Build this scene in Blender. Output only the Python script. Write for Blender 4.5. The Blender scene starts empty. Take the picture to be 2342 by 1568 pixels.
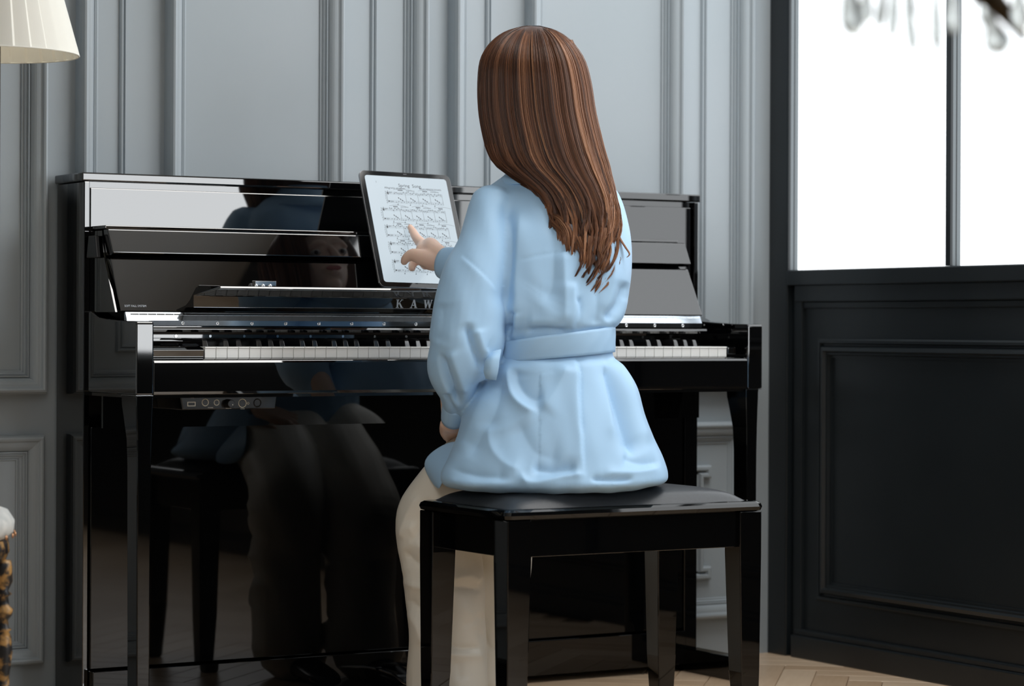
import bpy, bmesh, math, random
import numpy as np
from mathutils import Vector, Matrix
random.seed(7); rng = np.random.default_rng(7)
S = bpy.context.scene
COL = S.collection
# ------------------------------------------------------------------ camera
FPX = 5882.86; TH = .5423
CAM = np.array([-2.6048, -4.5082, .7654]); ROLL = .0044
CX, CY = 1171., 746.6
FW = np.array([math.sin(TH), math.cos(TH), 0.]); RT = np.array([math.cos(TH), -math.sin(TH), 0.]); UP = np.array([0, 0, 1.])
cd = bpy.data.cameras.new('camera'); cam = bpy.data.objects.new('camera', cd); COL.objects.link(cam)
cd.sensor_width = 36; cd.lens = 36 * FPX / 2342
cd.shift_y = -(784 - CY) / 2342
cd.clip_start = .05
cam.location = CAM
xr = RT * math.cos(ROLL) - UP * math.sin(ROLL) * -1
xr = RT * math.cos(ROLL) + UP * math.sin(ROLL)
yu = UP * math.cos(ROLL) - RT * math.sin(ROLL)
M = Matrix(((xr[0], yu[0], -FW[0], CAM[0]), (xr[1], yu[1], -FW[1], CAM[1]), (xr[2], yu[2], -FW[2], CAM[2]), (0, 0, 0, 1)))
cam.matrix_world = M
cd.dof.use_dof = True; cd.dof.focus_distance = 4.95; cd.dof.aperture_fstop = 4.0
S.camera = cam
# ------------------------------------------------------------------ world, exposure, lights
S.view_settings.view_transform = 'Standard'; S.view_settings.look = 'None'
S.view_settings.gamma = 1; S.view_settings.use_curve_mapping = False
S.view_settings.exposure = 0.0
w = bpy.data.worlds.new('world'); S.world = w; w.use_nodes = True
w.node_tree.nodes['Background'].inputs[0].default_value = (.75, .85, 1, 1)
w.node_tree.nodes['Background'].inputs[1].default_value = .3
def area(name, loc, target, sx, sy, power, col):
    l = bpy.data.lights.new(name, 'AREA'); l.shape = 'RECTANGLE'; l.size = sx; l.size_y = sy
    l.energy = power; l.color = col
    o = bpy.data.objects.new(name, l); COL.objects.link(o)
    o.location = loc; d = Vector(target) - Vector(loc)
    o.rotation_euler = d.to_track_quat('-Z', 'Y').to_euler()
    return o
area('ceiling_fill', (-1.6, -2.6, 2.7), (-1.6, -2.6, 0), 2.6, 2.6, 1.5, (1, .98, .95))  # added general fill, no fixture hangs here
area('rear_fill', (-2.2, -7.2, 1.7), (-.3, 0, 1.0), 2.6, 1.8, 4, (.93, .97, 1))  # added fill from behind the camera, the front wall has no window
area('overhead_fill', (.50, -.95, 2.80), (.50, -.95, 0), 1.0, 1.2, 30, (1, .985, .96))  # added overhead fill to lift the floor and the right corner
sb = area('side_fill', (-1.9, -2.6, 1.9), (.1, -.4, .75), .9, .9, 1.7, (1, .99, .97)); sb.data.spread = math.radians(50)  # added weak fill aimed at the seated woman
WIN_A, WIN_M, WIN_B = 2.0, 3.2, 6.0       # frosted panes, unseen panes boosted to light the room, bright window further along
# ------------------------------------------------------------------ measuring helpers
def ray(px, py):
    u = px - CX; v = py - CY
    return FW + RT * ((u - ROLL * v) / FPX) - UP * ((v + ROLL * u) / FPX)
def on(px, py, ax, val):
    d = ray(px, py); return CAM + d * ((val - CAM[ax]) / d[ax])
def at(px, py, Z): return CAM + ray(px, py) * Z
def proj(P):
    q = np.asarray(P) - CAM; Z = q @ FW; a = q @ RT / Z * FPX; b = -q[..., 2] / Z * FPX
    return CX + a + ROLL * b, CY + b - ROLL * a, Z
# ------------------------------------------------------------------ materials
def lin(r, g, b):
    f = lambda c: (c / 255 / 12.92) if c / 255 <= .04045 else ((c / 255 + .055) / 1.055) ** 2.4
    return (f(r), f(g), f(b), 1)
def pbr(name, col, rough=.5, metal=0, ior=1.5, **kw):
    m = bpy.data.materials.new(name); m.use_nodes = True
    b = m.node_tree.nodes['Principled BSDF']
    b.inputs['Base Color'].default_value = col; b.inputs['Roughness'].default_value = rough
    b.inputs['Metallic'].default_value = metal; b.inputs['IOR'].default_value = ior
    for k, v in kw.items(): b.inputs[k.replace('_', ' ')].default_value = v
    return m
def nodes(m): return m.node_tree.nodes, m.node_tree.links, m.node_tree.nodes['Principled BSDF']
def noise_col(m, c1, c2, scale, stretch=(1, 1, 1), detail=4, bump=0., lo=.3, hi=.7):
    n, l, b = nodes(m)
    tc = n.new('ShaderNodeTexCoord'); mp = n.new('ShaderNodeMapping'); mp.inputs['Scale'].default_value = stretch
    nz = n.new('ShaderNodeTexNoise'); nz.inputs['Scale'].default_value = scale; nz.inputs['Detail'].default_value = detail
    cr = n.new('ShaderNodeValToRGB'); cr.color_ramp.elements[0].color = c1; cr.color_ramp.elements[1].color = c2
    cr.color_ramp.elements[0].position = lo; cr.color_ramp.elements[1].position = hi
    l.new(tc.outputs['Object'], mp.inputs[0]); l.new(mp.outputs[0], nz.inputs['Vector'])
    l.new(nz.outputs['Fac'], cr.inputs[0]); l.new(cr.outputs[0], b.inputs['Base Color'])
    if bump:
        bp = n.new('ShaderNodeBump'); bp.inputs['Strength'].default_value = bump; bp.inputs['Distance'].default_value = .002
        l.new(nz.outputs['Fac'], bp.inputs['Height']); l.new(bp.outputs[0], b.inputs['Normal'])
    return m
def emis(name, col, s):
    m = pbr(name, (0, 0, 0, 1), .3); b = m.node_tree.nodes['Principled BSDF']
    b.inputs['Emission Color'].default_value = col; b.inputs['Emission Strength'].default_value = s
    return m
PAINT = noise_col(pbr('grey_paint', (.36, .40, .42, 1), .42), (.35, .40, .435, 1), (.37, .415, .45, 1), 3, bump=0)
BLK = noise_col(pbr('black_paint', (.01, .012, .014, 1), .33), (.010, .0135, .016, 1), (.013, .017, .020, 1), 6)
LAC = pbr('piano_lacquer', (.0012, .0013, .0016, 1), .025, ior=1.95)
LACB = pbr('bench_lacquer', (.0012, .0014, .0017, 1), .03, ior=1.5)
LACM = pbr('satin_black', (.004, .004, .005, 1), .35)
CHR = pbr('chrome', (.75, .77, .80, 1), .12, 1)
HINGE = pbr('hinge_metal', (.62, .68, .75, 1), .10, 1)
WHITE = pbr('ceiling_white', (.78, .78, .76, 1), .7)
ROOM = pbr('room_wall', (.30, .31, .31, 1), .7)
IVORY = pbr('white_key', (.88, .88, .86, 1), .18)
BKEY = pbr('black_key', (.006, .006, .007, 1), .15, ior=1.9)
SILV = pbr('letter_silver', (.50, .55, .60, 1), .4, .3)
REV = pbr('window_reveal', (.16, .185, .20, 1), .35)
LEATH = noise_col(pbr('black_leather', (.02, .022, .026, 1), .38), (.017, .019, .023, 1), (.022, .025, .03, 1), 160, bump=.12)
SHIRT = pbr('blue_cotton', (.36, .575, .81, 1), .55)
SHIRT.node_tree.nodes['Principled BSDF'].inputs['Sheen Weight'].default_value = .10
PANTS = pbr('cream_satin', (.86, .82, .73, 1), .42)
SKIN = pbr('skin', (.80, .56, .45, 1), .42)
_b = SKIN.node_tree.nodes['Principled BSDF']; _b.inputs['Subsurface Weight'].default_value = .15; _b.inputs['Subsurface Radius'].default_value = (.01, .004, .002); _b.inputs['Subsurface Scale'].default_value = .5
SHOE = pbr('black_shoe', (.01, .01, .012, 1), .25)
FROST = emis('frosted_glass', (.93, .97, 1, 1), WIN_A)
CLEARM = emis('boosted_pane', (.95, .98, 1, 1), WIN_M)  # glow of the unseen panes, raised to light room and piano
CLEAR = emis('bright_window', (.95, .98, 1, 1), WIN_B)
SHADE = pbr('lamp_pleats', (.86, .85, .78, 1), .7); SHADE.node_tree.nodes['Principled BSDF'].inputs['Transmission Weight'].default_value = 0
CRYS = pbr('crystal', (.80, .84, .83, 1), .16, 0, 1.42, Transmission_Weight=.70)
BRONZE = pbr('bronze', (.06, .04, .02, 1), .4, .7)
GOLD = noise_col(pbr('gilt_black', (.02, .02, .02, 1), .4), (.008, .009, .012, 1), (.45, .25, .08, 1), 60, lo=.48, hi=.6)
UPH = noise_col(pbr('white_upholstery', (.6, .6, .58, 1), .8), (.5, .52, .51, 1), (.68, .68, .66, 1), 50, bump=.4)
# wood
def wood(name, attr):
    m = pbr(name, (.4, .28, .17, 1), .32); n, l, b = nodes(m)
    tc = n.new('ShaderNodeTexCoord'); mp = n.new('ShaderNodeMapping')
    nz = n.new('ShaderNodeTexNoise'); nz.inputs['Scale'].default_value = 9; nz.inputs['Detail'].default_value = 6
    cr = n.new('ShaderNodeValToRGB'); cr.color_ramp.elements[0].color = (.50, .34, .21, 1); cr.color_ramp.elements[1].color = (.80, .63, .46, 1)
    mp.inputs['Scale'].default_value = (1.2, 9, 1)
    if attr: src = n.new('ShaderNodeAttribute'); src.attribute_name = 'tint'; so = src.outputs['Fac']; mp.inputs['Rotation'].default_value = (0, 0, .785); mp.inputs['Scale'].default_value = (3, 3, 1)
    else: src = n.new('ShaderNodeObjectInfo'); so = src.outputs['Random']
    l.new(tc.outputs['Object'], mp.inputs[0]); l.new(mp.outputs[0], nz.inputs['Vector'])
    ma = n.new('ShaderNodeMath'); ma.operation = 'MULTIPLY_ADD'; ma.inputs[1].default_value = .55
    l.new(so, ma.inputs[0]); 
    m2 = n.new('ShaderNodeMath'); m2.operation = 'MULTIPLY_ADD'; m2.inputs[1].default_value = .6; m2.inputs[2].default_value = -.08
    l.new(nz.outputs['Fac'], m2.inputs[0]); l.new(m2.outputs[0], ma.inputs[2]); l.new(ma.outputs[0], cr.inputs[0])
    l.new(cr.outputs[0], b.inputs['Base Color'])
    return m
WOOD = wood('oak_plank', False); WOODS = wood('oak_planks_far', True)
# ------------------------------------------------------------------ object helpers
def link(name, me, mat, parent=None, label=None, cat=None, group=None, kind=None):
    o = bpy.data.objects.new(name, me); COL.objects.link(o)
    if mat is not None and me is not None and not me.materials: me.materials.append(mat)
    if parent is not None: o.parent = parent
    if label: o['label'] = label
    if cat: o['category'] = cat
    if group: o['group'] = group
    if kind: o['kind'] = kind
    return o
def empty(name, loc, label, cat, group=None):
    o = bpy.data.objects.new(name, None); COL.objects.link(o); o.location = loc; o.empty_display_size = .05
    o['label'] = label; o['category'] = cat
    if group: o['group'] = group
    bpy.context.view_layer.update()
    return o
def mk(name, V, F, mat, parent=None, smooth=False, **kw):
    V = [tuple(float(c) for c in v) for v in V]
    if parent is not None:
        p = parent; off = np.zeros(3)
        while p is not None: off += np.array(p.location); p = p.parent
        V = [(v[0] - off[0], v[1] - off[1], v[2] - off[2]) for v in V]
    me = bpy.data.meshes.new(name); me.from_pydata(V, [], [tuple(int(i) for i in f) for f in F]); me.update()
    bm = bmesh.new(); bm.from_mesh(me); bmesh.ops.recalc_face_normals(bm, faces=bm.faces); bm.to_mesh(me); bm.free()
    if smooth: me.shade_smooth()
    return link(name, me, mat, parent, **kw)
def bev(o, r, seg=2):
    m = o.modifiers.new('bevel', 'BEVEL'); m.width = r; m.segments = seg; m.limit_method = 'ANGLE'; m.angle_limit = .6
    return o
BF = [(0, 1, 2, 3), (7, 6, 5, 4), (0, 4, 5, 1), (1, 5, 6, 2), (2, 6, 7, 3), (3, 7, 4, 0)]
def boxv(x0, x1, y0, y1, z0, z1):
    return [(x0, y0, z0), (x1, y0, z0), (x1, y1, z0), (x0, y1, z0), (x0, y0, z1), (x1, y0, z1), (x1, y1, z1), (x0, y1, z1)]
def box(name, x0, x1, y0, y1, z0, z1, mat, parent=None, b=0, seg=2, **kw):
    o = mk(name, boxv(x0, x1, y0, y1, z0, z1), BF, mat, parent, **kw)
    if b: bev(o, b, seg)
    return o
class MB:
    def __init__(s): s.V = []; s.F = []
    def add(s, V, F):
        n = len(s.V); s.V += [tuple(v) for v in V]; s.F += [tuple(i + n for i in f) for f in F]; return s
    def box(s, *a): return s.add(boxv(*a), BF)
    def build(s, name, mat, parent=None, **kw): return mk(name, s.V, s.F, mat, parent, **kw)
def prism_x(prof, x0, x1):      # prof = [(y,z)...]
    n = len(prof); V = [(x0, y, z) for y, z in prof] + [(x1, y, z) for y, z in prof]
    F = [(i, (i + 1) % n, (i + 1) % n + n, i + n) for i in range(n)] + [tuple(range(n)), tuple(range(2 * n - 1, n - 1, -1))]
    return V, F
def prism_y(prof, y0, y1):      # prof = [(x,z)...]
    n = len(prof); V = [(x, y0, z) for x, z in prof] + [(x, y1, z) for x, z in prof]
    F = [(i, (i + 1) % n, (i + 1) % n + n, i + n) for i in range(n)] + [tuple(range(n)), tuple(range(2 * n - 1, n - 1, -1))]
    return V, F
def cyl(p0, p1, r0, r1=None, n=16):
    p0 = np.array(p0, float); p1 = np.array(p1, float); r1 = r0 if r1 is None else r1
    d = p1 - p0; d /= np.linalg.norm(d); a = np.cross(d, [0, 0, 1.] if abs(d[2]) < .9 else [1., 0, 0]); a /= np.linalg.norm(a); b = np.cross(d, a)
    V = []; 
    for p, r in ((p0, r0), (p1, r1)):
        for k in range(n):
            t = 2 * math.pi * k / n; V.append(p + r * (math.cos(t) * a + math.sin(t) * b))
    F = [(k, (k + 1) % n, (k + 1) % n + n, k + n) for k in range(n)] + [tuple(range(n)), tuple(range(2 * n - 1, n - 1, -1))]
    return V, F
def lathe(prof, c, n=32, axis='z', closed=False):
    V = []; F = []
    for r, h in prof:
        for k in range(n):
            t = 2 * math.pi * k / n; V.append((c[0] + r * math.cos(t), c[1] + r * math.sin(t), c[2] + h))
    m = len(prof)
    for j in range(m - 1):
        for k in range(n): F.append((j * n + k, j * n + (k + 1) % n, (j + 1) * n + (k + 1) % n, (j + 1) * n + k))
    if not closed: F += [tuple(range(n)), tuple(range(m * n - 1, (m - 1) * n - 1, -1))]
    return V, F
def torus(c, R, r, nrm, n=24, m=8):
    c = np.array(c, float); d = np.array(nrm, float); d /= np.linalg.norm(d); a = np.cross(d, [0, 0, 1.] if abs(d[2]) < .9 else [1., 0, 0]); a /= np.linalg.norm(a); b = np.cross(d, a)
    V = []; F = []
    for i in range(n):
        t = 2 * math.pi * i / n; e = math.cos(t) * a + math.sin(t) * b
        for j in range(m):
            s = 2 * math.pi * j / m; V.append(c + e * (R + r * math.cos(s)) + d * r * math.sin(s))
    for i in range(n):
        for j in range(m): F.append((i * m + j, ((i + 1) % n) * m + j, ((i + 1) % n) * m + (j + 1) % m, i * m + (j + 1) % m))
    return V, F
def frame_sweep(u0, u1, v0, v1, prof, mapf, close=True):
    """mitred moulding round a rectangle; prof=[(inset from outer edge, height)...]"""
    V = []; F = []; n = len(prof)
    for ins, h in prof:
        for u, v in ((u0 + ins, v0 + ins), (u1 - ins, v0 + ins), (u1 - ins, v1 - ins), (u0 + ins, v1 - ins)): V.append(mapf(u, v, h))
    for j in range(n - 1):
        for k in range(4): F.append((j * 4 + k, j * 4 + (k + 1) % 4, (j + 1) * 4 + (k + 1) % 4, (j + 1) * 4 + k))
    return V, F
# ------------------------------------------------------------------ the room
YW = .374; XW = 1.047; XL = -4.2; YF = -7.6; ZC = 2.85
wall_back = box('wall_back', XL, XW + .15, YW, YW + .12, -.02, ZC, PAINT, kind='structure')
wmap = lambda u, v, h: (u, YW - h, v)
def arc_prof(w_, hmax):
    # outer round ridge, deep cove, three small steps towards the panel
    P = [(0, 0), (0, hmax * .45), (w_ * .03, hmax * .75), (w_ * .10, hmax * .95), (w_ * .18, hmax), (w_ * .26, hmax * .95), (w_ * .30, hmax * .82)]
    for k in range(7):
        t = k / 6 * math.pi / 2; P.append((w_ * (.34 + .36 * math.sin(t)), hmax * (.78 - .50 * (1 - math.cos(t)) * 1.0)))
    P += [(w_ * .72, hmax * .40), (w_ * .78, hmax * .42), (w_ * .80, hmax * .26), (w_ * .86, hmax * .30), (w_ * .90, hmax * .24), (w_ * .92, hmax * .12), (w_, hmax * .10), (w_, 0)]
    return P
def bead_prof(w_, h): return [(0, 0), (0, h * .5), (w_ * .15, h * .9), (w_ * .3, h), (w_ * .45, h * .7), (w_ * .5, h * .25), (w_ * .62, h * .25), (w_ * .7, h * .8), (w_ * .85, h * .8), (w_, h * .3), (w_, 0)]
def moulding(u0, u1, v0, v1, w_, h, prof=arc_prof, par=None):
    V, F = frame_sweep(u0, u1, v0, v1, prof(w_, h), wmap)
    return mk('moulding', V, F, PAINT, wall_back)
ZT = 2.55
for (a, b_) in ((-1.75, -.7575), (-.690, .1075), (.170, .9765)):
    moulding(a, b_, .627, ZT, .047, .040)
    moulding(a, b_, .090, .5467, .047, .026)
moulding(-3.0, -1.82, .627, ZT, .047, .03); moulding(-3.0, -1.82, .09, .5467, .047, .026)
for (a, b_) in ((-1.66, -.85), (-.5965, -.0056), (.2644, .8600)):
    moulding(a, b_, .71, ZT - .1, .016, .009, bead_prof)
for (a, b_) in ((-.497, -.0965), (.366, .7790)):
    moulding(a, b_, .80, ZT - .2, .046, .038)
for (a, b_) in ((-1.70, -.803), (-.64, .06), (.216, .934)):
    moulding(a, b_, .128, .505, .010, .004, bead_prof)
# eared inner frame on the lower panels
def eared(x0, x1, z0, z1):
    e = .022
    pts = [(x0 - e, z0), (x1 + e, z0), (x1 + e, z0 + .03), (x1, z0 + .03), (x1, z1 - .03), (x1 + e, z1 - .03), (x1 + e, z1), (x0 - e, z1), (x0 - e, z1 - .03), (x0, z1 - .03), (x0, z0 + .03), (x0 - e, z0 + .03)]
    n = len(pts); V = []; F = []
    for ins, h in ((0, 0), (0, .009), (.004, .013), (.010, .013), (.014, .006), (.020, .006), (.020, 0)):
        for i, (x, z) in enumerate(pts):
            p, q = np.array(pts[i - 1]), np.array(pts[(i + 1) % n]); c = np.array((x, z))
            d1 = (c - p) / np.linalg.norm(c - p); d2 = (q - c) / np.linalg.norm(q - c)
            n1 = np.array((-d1[1], d1[0])); n2 = np.array((-d2[1], d2[0])); o = c + (n1 + n2) * ins
            V.append((o[0], YW - h, o[1]))
    for j in range(6):
        for k in range(n): F.append((j * n + k, j * n + (k + 1) % n, (j + 1) * n + (k + 1) % n, (j + 1) * n + k))
    mk('moulding', V, F, PAINT, wall_back)
eared(.30, .852, .182, .446)
wall_left = box('wall_left', XL - .12, XL, YF, YW + .12, -.02, ZC, ROOM, kind='structure')
wall_front = box('wall_front', XL, XW + .15, YF - .12, YF, -.02, ZC, ROOM, kind='structure')
ceiling = box('ceiling', XL - .12, XW + .15, YF - .12, YW + .12, ZC, ZC + .1, WHITE, kind='structure')
# right wall: black joinery with tall windows above panelled lower part
WY0 = .374
wr = MB()
wr.box(XW + .018, XW + .14, -2.5, WY0, -.02, .86)          # recessed lower board
wr.box(XW + .018, XW + .14, YF, -4.6, -.02, .86); wr.box(XW + .018, XW + .14, -4.6, -2.5, -.02, .65)
wr.box(XW + .0, XW + .14, YF, WY0, 2.55, ZC)
wall_right = wr.build('wall_right', BLK, kind='structure')
def rbox(name, y0, y1, z0, z1, x0, mat=BLK, x1=XW + .10, b=.003, par=None): return box(name, x0, x1, y0, y1, z0, z1, mat, par or wall_right, b=b)
rbox('stile', .303, WY0 - .0006, -.0, 2.56, XW - .004)
rbox('stile', .262, .292, .045, .862, XW + .008, x1=XW + .03, b=.002)
rbox('bottom_rail', -7.5, .286, .0, .052, XW - .003)
rbox('bottom_rail', -7.5, .286, .05, .066, XW + .006, b=.004)
rbox('window_sill', -1.98, .3025, .864, .8995, XW - .006)
rbox('middle_rail', -2.5, .2865, .826, .866, XW + .004)
rbox('middle_rail', -2.5, .2865, .81, .828, XW + .012, b=.004)
rmap = lambda u, v, h: (XW + .018 - h, u, v)
def rframe(a, b_, z0, z1):
    pr = [(0, 0), (0, .010), (.004, .014), (.010, .014), (.012, .006), (.016, .006), (.020, .018), (.028, .020), (.032, .012), (.036, .012), (.038, .004), (.044, .004), (.044, 0)]
    V, F = frame_sweep(a, b_, z0, z1, pr, rmap)
    mk('moulding', V, F, BLK, wall_right)
rframe(-1.05, .200, .139, .741); rframe(-2.4, -1.2, .139, .741)
# windows: window_1 is frosted, next to the piano
def slabs(par, y0, y1, z0=.900, zt=2.55):
    """one steel glazing bar: black face, then grey and black steps back to the glass"""
    for (xa, xb, m_, d) in ((-.003, .004, BLK, 0), (.004, .013, REV, .0010), (.013, .0165, BLK, .002), (.0165, .028, REV, .0014)):
        box('glazing_bar', XW + xa, XW + xb + .0002, y0 + d, y1 - d, z0, zt, m_, par, b=.0006)
root1 = box('window_1', XW + .085, XW + .12, -1.98, .300, .87, 2.57, BLK, kind='structure')
slabs(root1, .3005, .312)
yy = .301
for k in range(4):
    y1 = yy - .556 if k == 0 else yy - .575
    box('pane', XW + .026, XW + .030, y1, yy, .895, 2.55, FROST if k < 2 else CLEARM, root1)  # the further panes, out of view, glow brighter as added light
    slabs(root1, y1 - .0155, y1)
    yy = y1 - .0155
box('pier', XW - .004, XW + .14, -2.50, yy + .006, .86, 2.56, BLK, wall_right, b=.003)
root2 = box('window_2', XW + .085, XW + .12, -4.65, -2.5, .58, 1.82, BLK, kind='structure')
for (a, w__) in ((-2.5, 2.1),):
    box('pane', XW + .06, XW + .066, a - w__, a, .668, 1.80, CLEAR, root2)
    box('mullion', XW - .004, XW + .075, a - w__ - .05, a - w__, .58, 1.82, BLK, root2, b=.002)
box('pier', XW - .004, XW + .14, YF, -4.65, .86, 2.56, BLK, wall_right, b=.003)
box('window_head', XW - .004, XW + .14, -4.65, -2.5, 1.80, 2.56, BLK, wall_right, b=.003)
# floor: herringbone oak
floor = box('floor', XL - .1, XW + .15, YF - .1, YW + .12, -.06, -.006, pbr('subfloor', (.08, .05, .03, 1), .6), kind='structure')
PW, PL = .075, .45
def plank_mesh(rot):
    me_o = MB()
    g = .0006; c = .0012
    V = []; F = []
    for (dz, s) in ((-.006, 0), (-.0012, 0), (0, c)):
        for (x, y) in ((g + s, g + s), (PL - g - s, g + s), (PL - g - s, PW - g - s), (g + s, PW - g - s)): V.append((x, y, dz))
    for j in range(2):
        for k in range(4): F.append((j * 4 + k, j * 4 + (k + 1) % 4, (j + 1) * 4 + (k + 1) % 4, (j + 1) * 4 + k))
    F.append((8, 9, 10, 11))
    return V, F
pv, pf = plank_mesh(0)
pm = bpy.data.meshes.new('plank'); pm.from_pydata(pv, [], pf); pm.materials.append(WOOD); pm.update()
cells = []
for i in range(-60, 60):
    for j in range(-30, 30):
        # herringbone lattice in local axes
        k = i
        bx0 = j * 2 * PL * 0 
n_ = int(PL / PW)
H = []
for a in range(-140, 140):
    for b in range(-12, 12):
        ox = a * PW + b * PL; oy = a * PW - b * PL
        H.append((ox, oy, 0)); H.append((ox + PW - PW, oy, 1))
ang = math.radians(45 + 4)
ca, sa = math.cos(ang), math.sin(ang)
far = MB(); tints = []; near = []
for ox, oy, kind in H:
    if kind == 0: lx, ly, r = ox, oy, 0.
    else: lx, ly, r = ox, oy + PW, math.pi / 2     # vertical plank occupying x in [ox-PW, ox] , y from oy
    if kind == 1: lx = ox + PW * 0 + 0; ly = oy
    # world
    if kind == 1:
        cxl, cyl_ = lx - PW / 2, ly + PL / 2
    else: cxl, cyl_ = lx + PL / 2, ly + PW / 2
    wx = ca * cxl - sa * cyl_; wy = sa * cxl + ca * cyl_
    if not (XL - .1 < wx < XW + .1 and YF < wy < YW + .1): continue
    o = (ca * lx - sa * ly, sa * lx + ca * ly)
    near.append((math.hypot(wx - .55, (wy + .5)), o, ang + r))
near.sort(key=lambda t: t[0])
inside = [q for q in near]
for k, (d, o, r) in enumerate(inside):
    if k < 280:
        p = bpy.data.objects.new('plank', pm); COL.objects.link(p); p.parent = floor; p.location = (o[0], o[1], 0); p.rotation_euler = (0, 0, r)
    else:
        cr_, sr_ = math.cos(r), math.sin(r)
        far.add([(o[0] + cr_ * x - sr_ * y, o[1] + sr_ * x + cr_ * y, z) for x, y, z in pv], pf); tints += [random.random()] * len(pf)
fo = far.build('planks', WOODS, floor, kind='stuff')
at_ = fo.data.attributes.new('tint', 'FLOAT', 'FACE'); at_.data.foreach_set('value', tints)
# ------------------------------------------------------------------ the piano
piano = empty('upright_piano', (0, .1, 0), 'glossy black upright piano with open fallboard and chrome hinge against the grey panelled wall', 'piano')
HW = .7315; PY = .22; PB = .366
P = piano
box('lid', -HW - .005, HW + .005, PY - .002, PB, 1.046, 1.063, LAC, P, b=.003, seg=3)
for s in (-1, 1):
    a, b_ = (-HW, -HW + .0125) if s < 0 else (HW - .0115, HW)
    box('side_panel', a, b_, PY, PB - .002, .012, 1.0455, LAC, P, b=.002)
box('inner_rail', -.7185, .72, .232, .25, 1.03, 1.0455, LAC, P)
box('upper_panel', -.7175, .7133, .2235, .240, .80, 1.0335, LAC, P, b=.002)
box('back_panel', -.7185, .72, .345, .36, .02, 1.045, LACM, P)
# fallboard leaning against the upper panel: wedge from the key rail up to the music desk
fb = [(.086, .790), (.128, .896), (.134, .896), (.140, .904), (.222, .904), (.222, .79)]
V, F = prism_x([(.088, .791), (.1225, .893), (.222, .893), (.222, .791)], -.7085, .6512)
# taper the ends a little towards the top (right end leans)
V = [((x - (z - .791) * .16 if x > 0 else x - (z - .791) * .07), y, z) for x, y, z in V]
bev(mk('fallboard', V, F, LAC, P), .002)
V, F = prism_x([(.112, .9035), (.129, .950), (.150, .950), (.150, .8985), (.1265, .8985)], -.7150, .637)
V = [((x - (z - .90) * .10), y, z) for x, y, z in V]
bev(mk('music_desk', V, F, LAC, P), .0025, 3)
V, F = prism_x([(.133, .9505), (.1345, .957), (.222, .957), (.222, .9505)], -.722, .616); bev(mk('music_desk_top', V, F, LAC, P), .0015)
V, F = prism_x([(.130, .8935), (.140, .9), (.222, .9), (.222, .8935)], -.705, .620); mk('music_desk_rail', V, F, LACM, P)
V, F = prism_x([(.088, .790), (.15, .905), (.156, .9475), (.2225, .9475), (.2225, .79)], -.7195, -.7155); mk('desk_cheek', V, F, LAC, P)
V, F = prism_x([(.150, .895), (.16, .938), (.195, .938), (.205, .895)], -.7325, -.7235); bev(mk('desk_bracket', V, F, LACM, P), .002)
# folding front lip of the fallboard with the maker's letters
lipL, lipR = -.572, .4105
V = []; F = []
prof = [(.0552, .8000), (.052, .8225), (.020, .8365), (.024, .8415), (.100, .8435), (.100, .80)]
insL = [0, 0, .040, .041, .03, 0]
n = len(prof)
for x, s in ((lipL, 1), (lipR, -1)):
    for (y, z), i_ in zip(prof, insL): V.append((x + s * i_, y, z))
F = [(i, (i + 1) % n, (i + 1) % n + n, i + n) for i in range(n)] + [tuple(range(n)), tuple(range(2 * n - 1, n - 1, -1))]
bev(mk('fallboard_lip', V, F, LAC, P), .0012)
# lettering, serif capitals
def glyph(ch):
    # strokes as polygons in a unit box (width varies), with slab serifs
    q = []
    def st(x0, y0, x1, y1, w_): q.append([(x0 - w_ / 2, y0), (x0 + w_ / 2, y0), (x1 + w_ / 2, y1), (x1 - w_ / 2, y1)])
    def sf(x, y, w_, t=.07): q.append([(x - w_ / 2, y), (x + w_ / 2, y), (x + w_ / 2, y + t), (x - w_ / 2, y + t)])
    if ch == 'K':
        st(.16, 0, .16, 1, .20); sf(.16, 0, .40); sf(.16, .93, .40); st(.26, .42, .74, 1, .10); st(.42, .58, .78, 0, .22); sf(.78, 0, .36); sf(.74, .93, .30); wd = 1.0
    elif ch == 'A':
        st(.16, 0, .50, 1, .09); st(.82, 0, .50, 1, .22); sf(.16, 0, .30); sf(.82, 0, .38); q.append([(.28, .28), (.70, .28), (.70, .36), (.30, .36)]); wd = 1.0
    elif ch == 'W':
        st(.34, 0, .14, 1, .20); st(.34, 0, .60, 1, .09); st(.86, 0, .60, 1, .20); st(.86, 0, 1.08, 1, .09); sf(.14, .93, .36); sf(.60, .93, .30); sf(1.08, .93, .28); wd = 1.25
    else:
        st(.2, 0, .2, 1, .2); sf(.2, 0, .40); sf(.2, .93, .40); wd = .4
    return q, wd
fs = .0165
x0 = on(908, 700, 1, .05)[0]; step = .0385
for i, ch in enumerate('KAWAI'):
    q, wd = glyph(ch); mb = MB(); xo = x0 + i * .0315 + (.004 if i > 2 else 0)
    for poly in q: mb.add(*prism_y([(xo + x * fs, .8022 + y * fs * 1.02) for x, y in poly], .0512, .0525))
    mb.V = [(x, y + .0032 * (1 - (z - .80) / .0225) , z) for x, y, z in mb.V]; mb.build('letter', SILV, P)
# three-screw stay plate above the lip
box('stay_plate', *(on(577, 655, 1, .1)[0], on(625, 655, 1, .1)[0]), .088, .103, .843, .8535, CHR, P, b=.001)
for px in (585, 601, 617):
    c = on(px, 659, 1, .088); V, F = lathe([(.0045, 0), (.004, .0015), (.002, .0028), (0.0002, .003)], (0, 0, 0), 12)
    mk('stay_screw', [(c[0] + x, .0885 - z, c[2] + y) for x, y, z in V], F, CHR, P, smooth=True)
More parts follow.
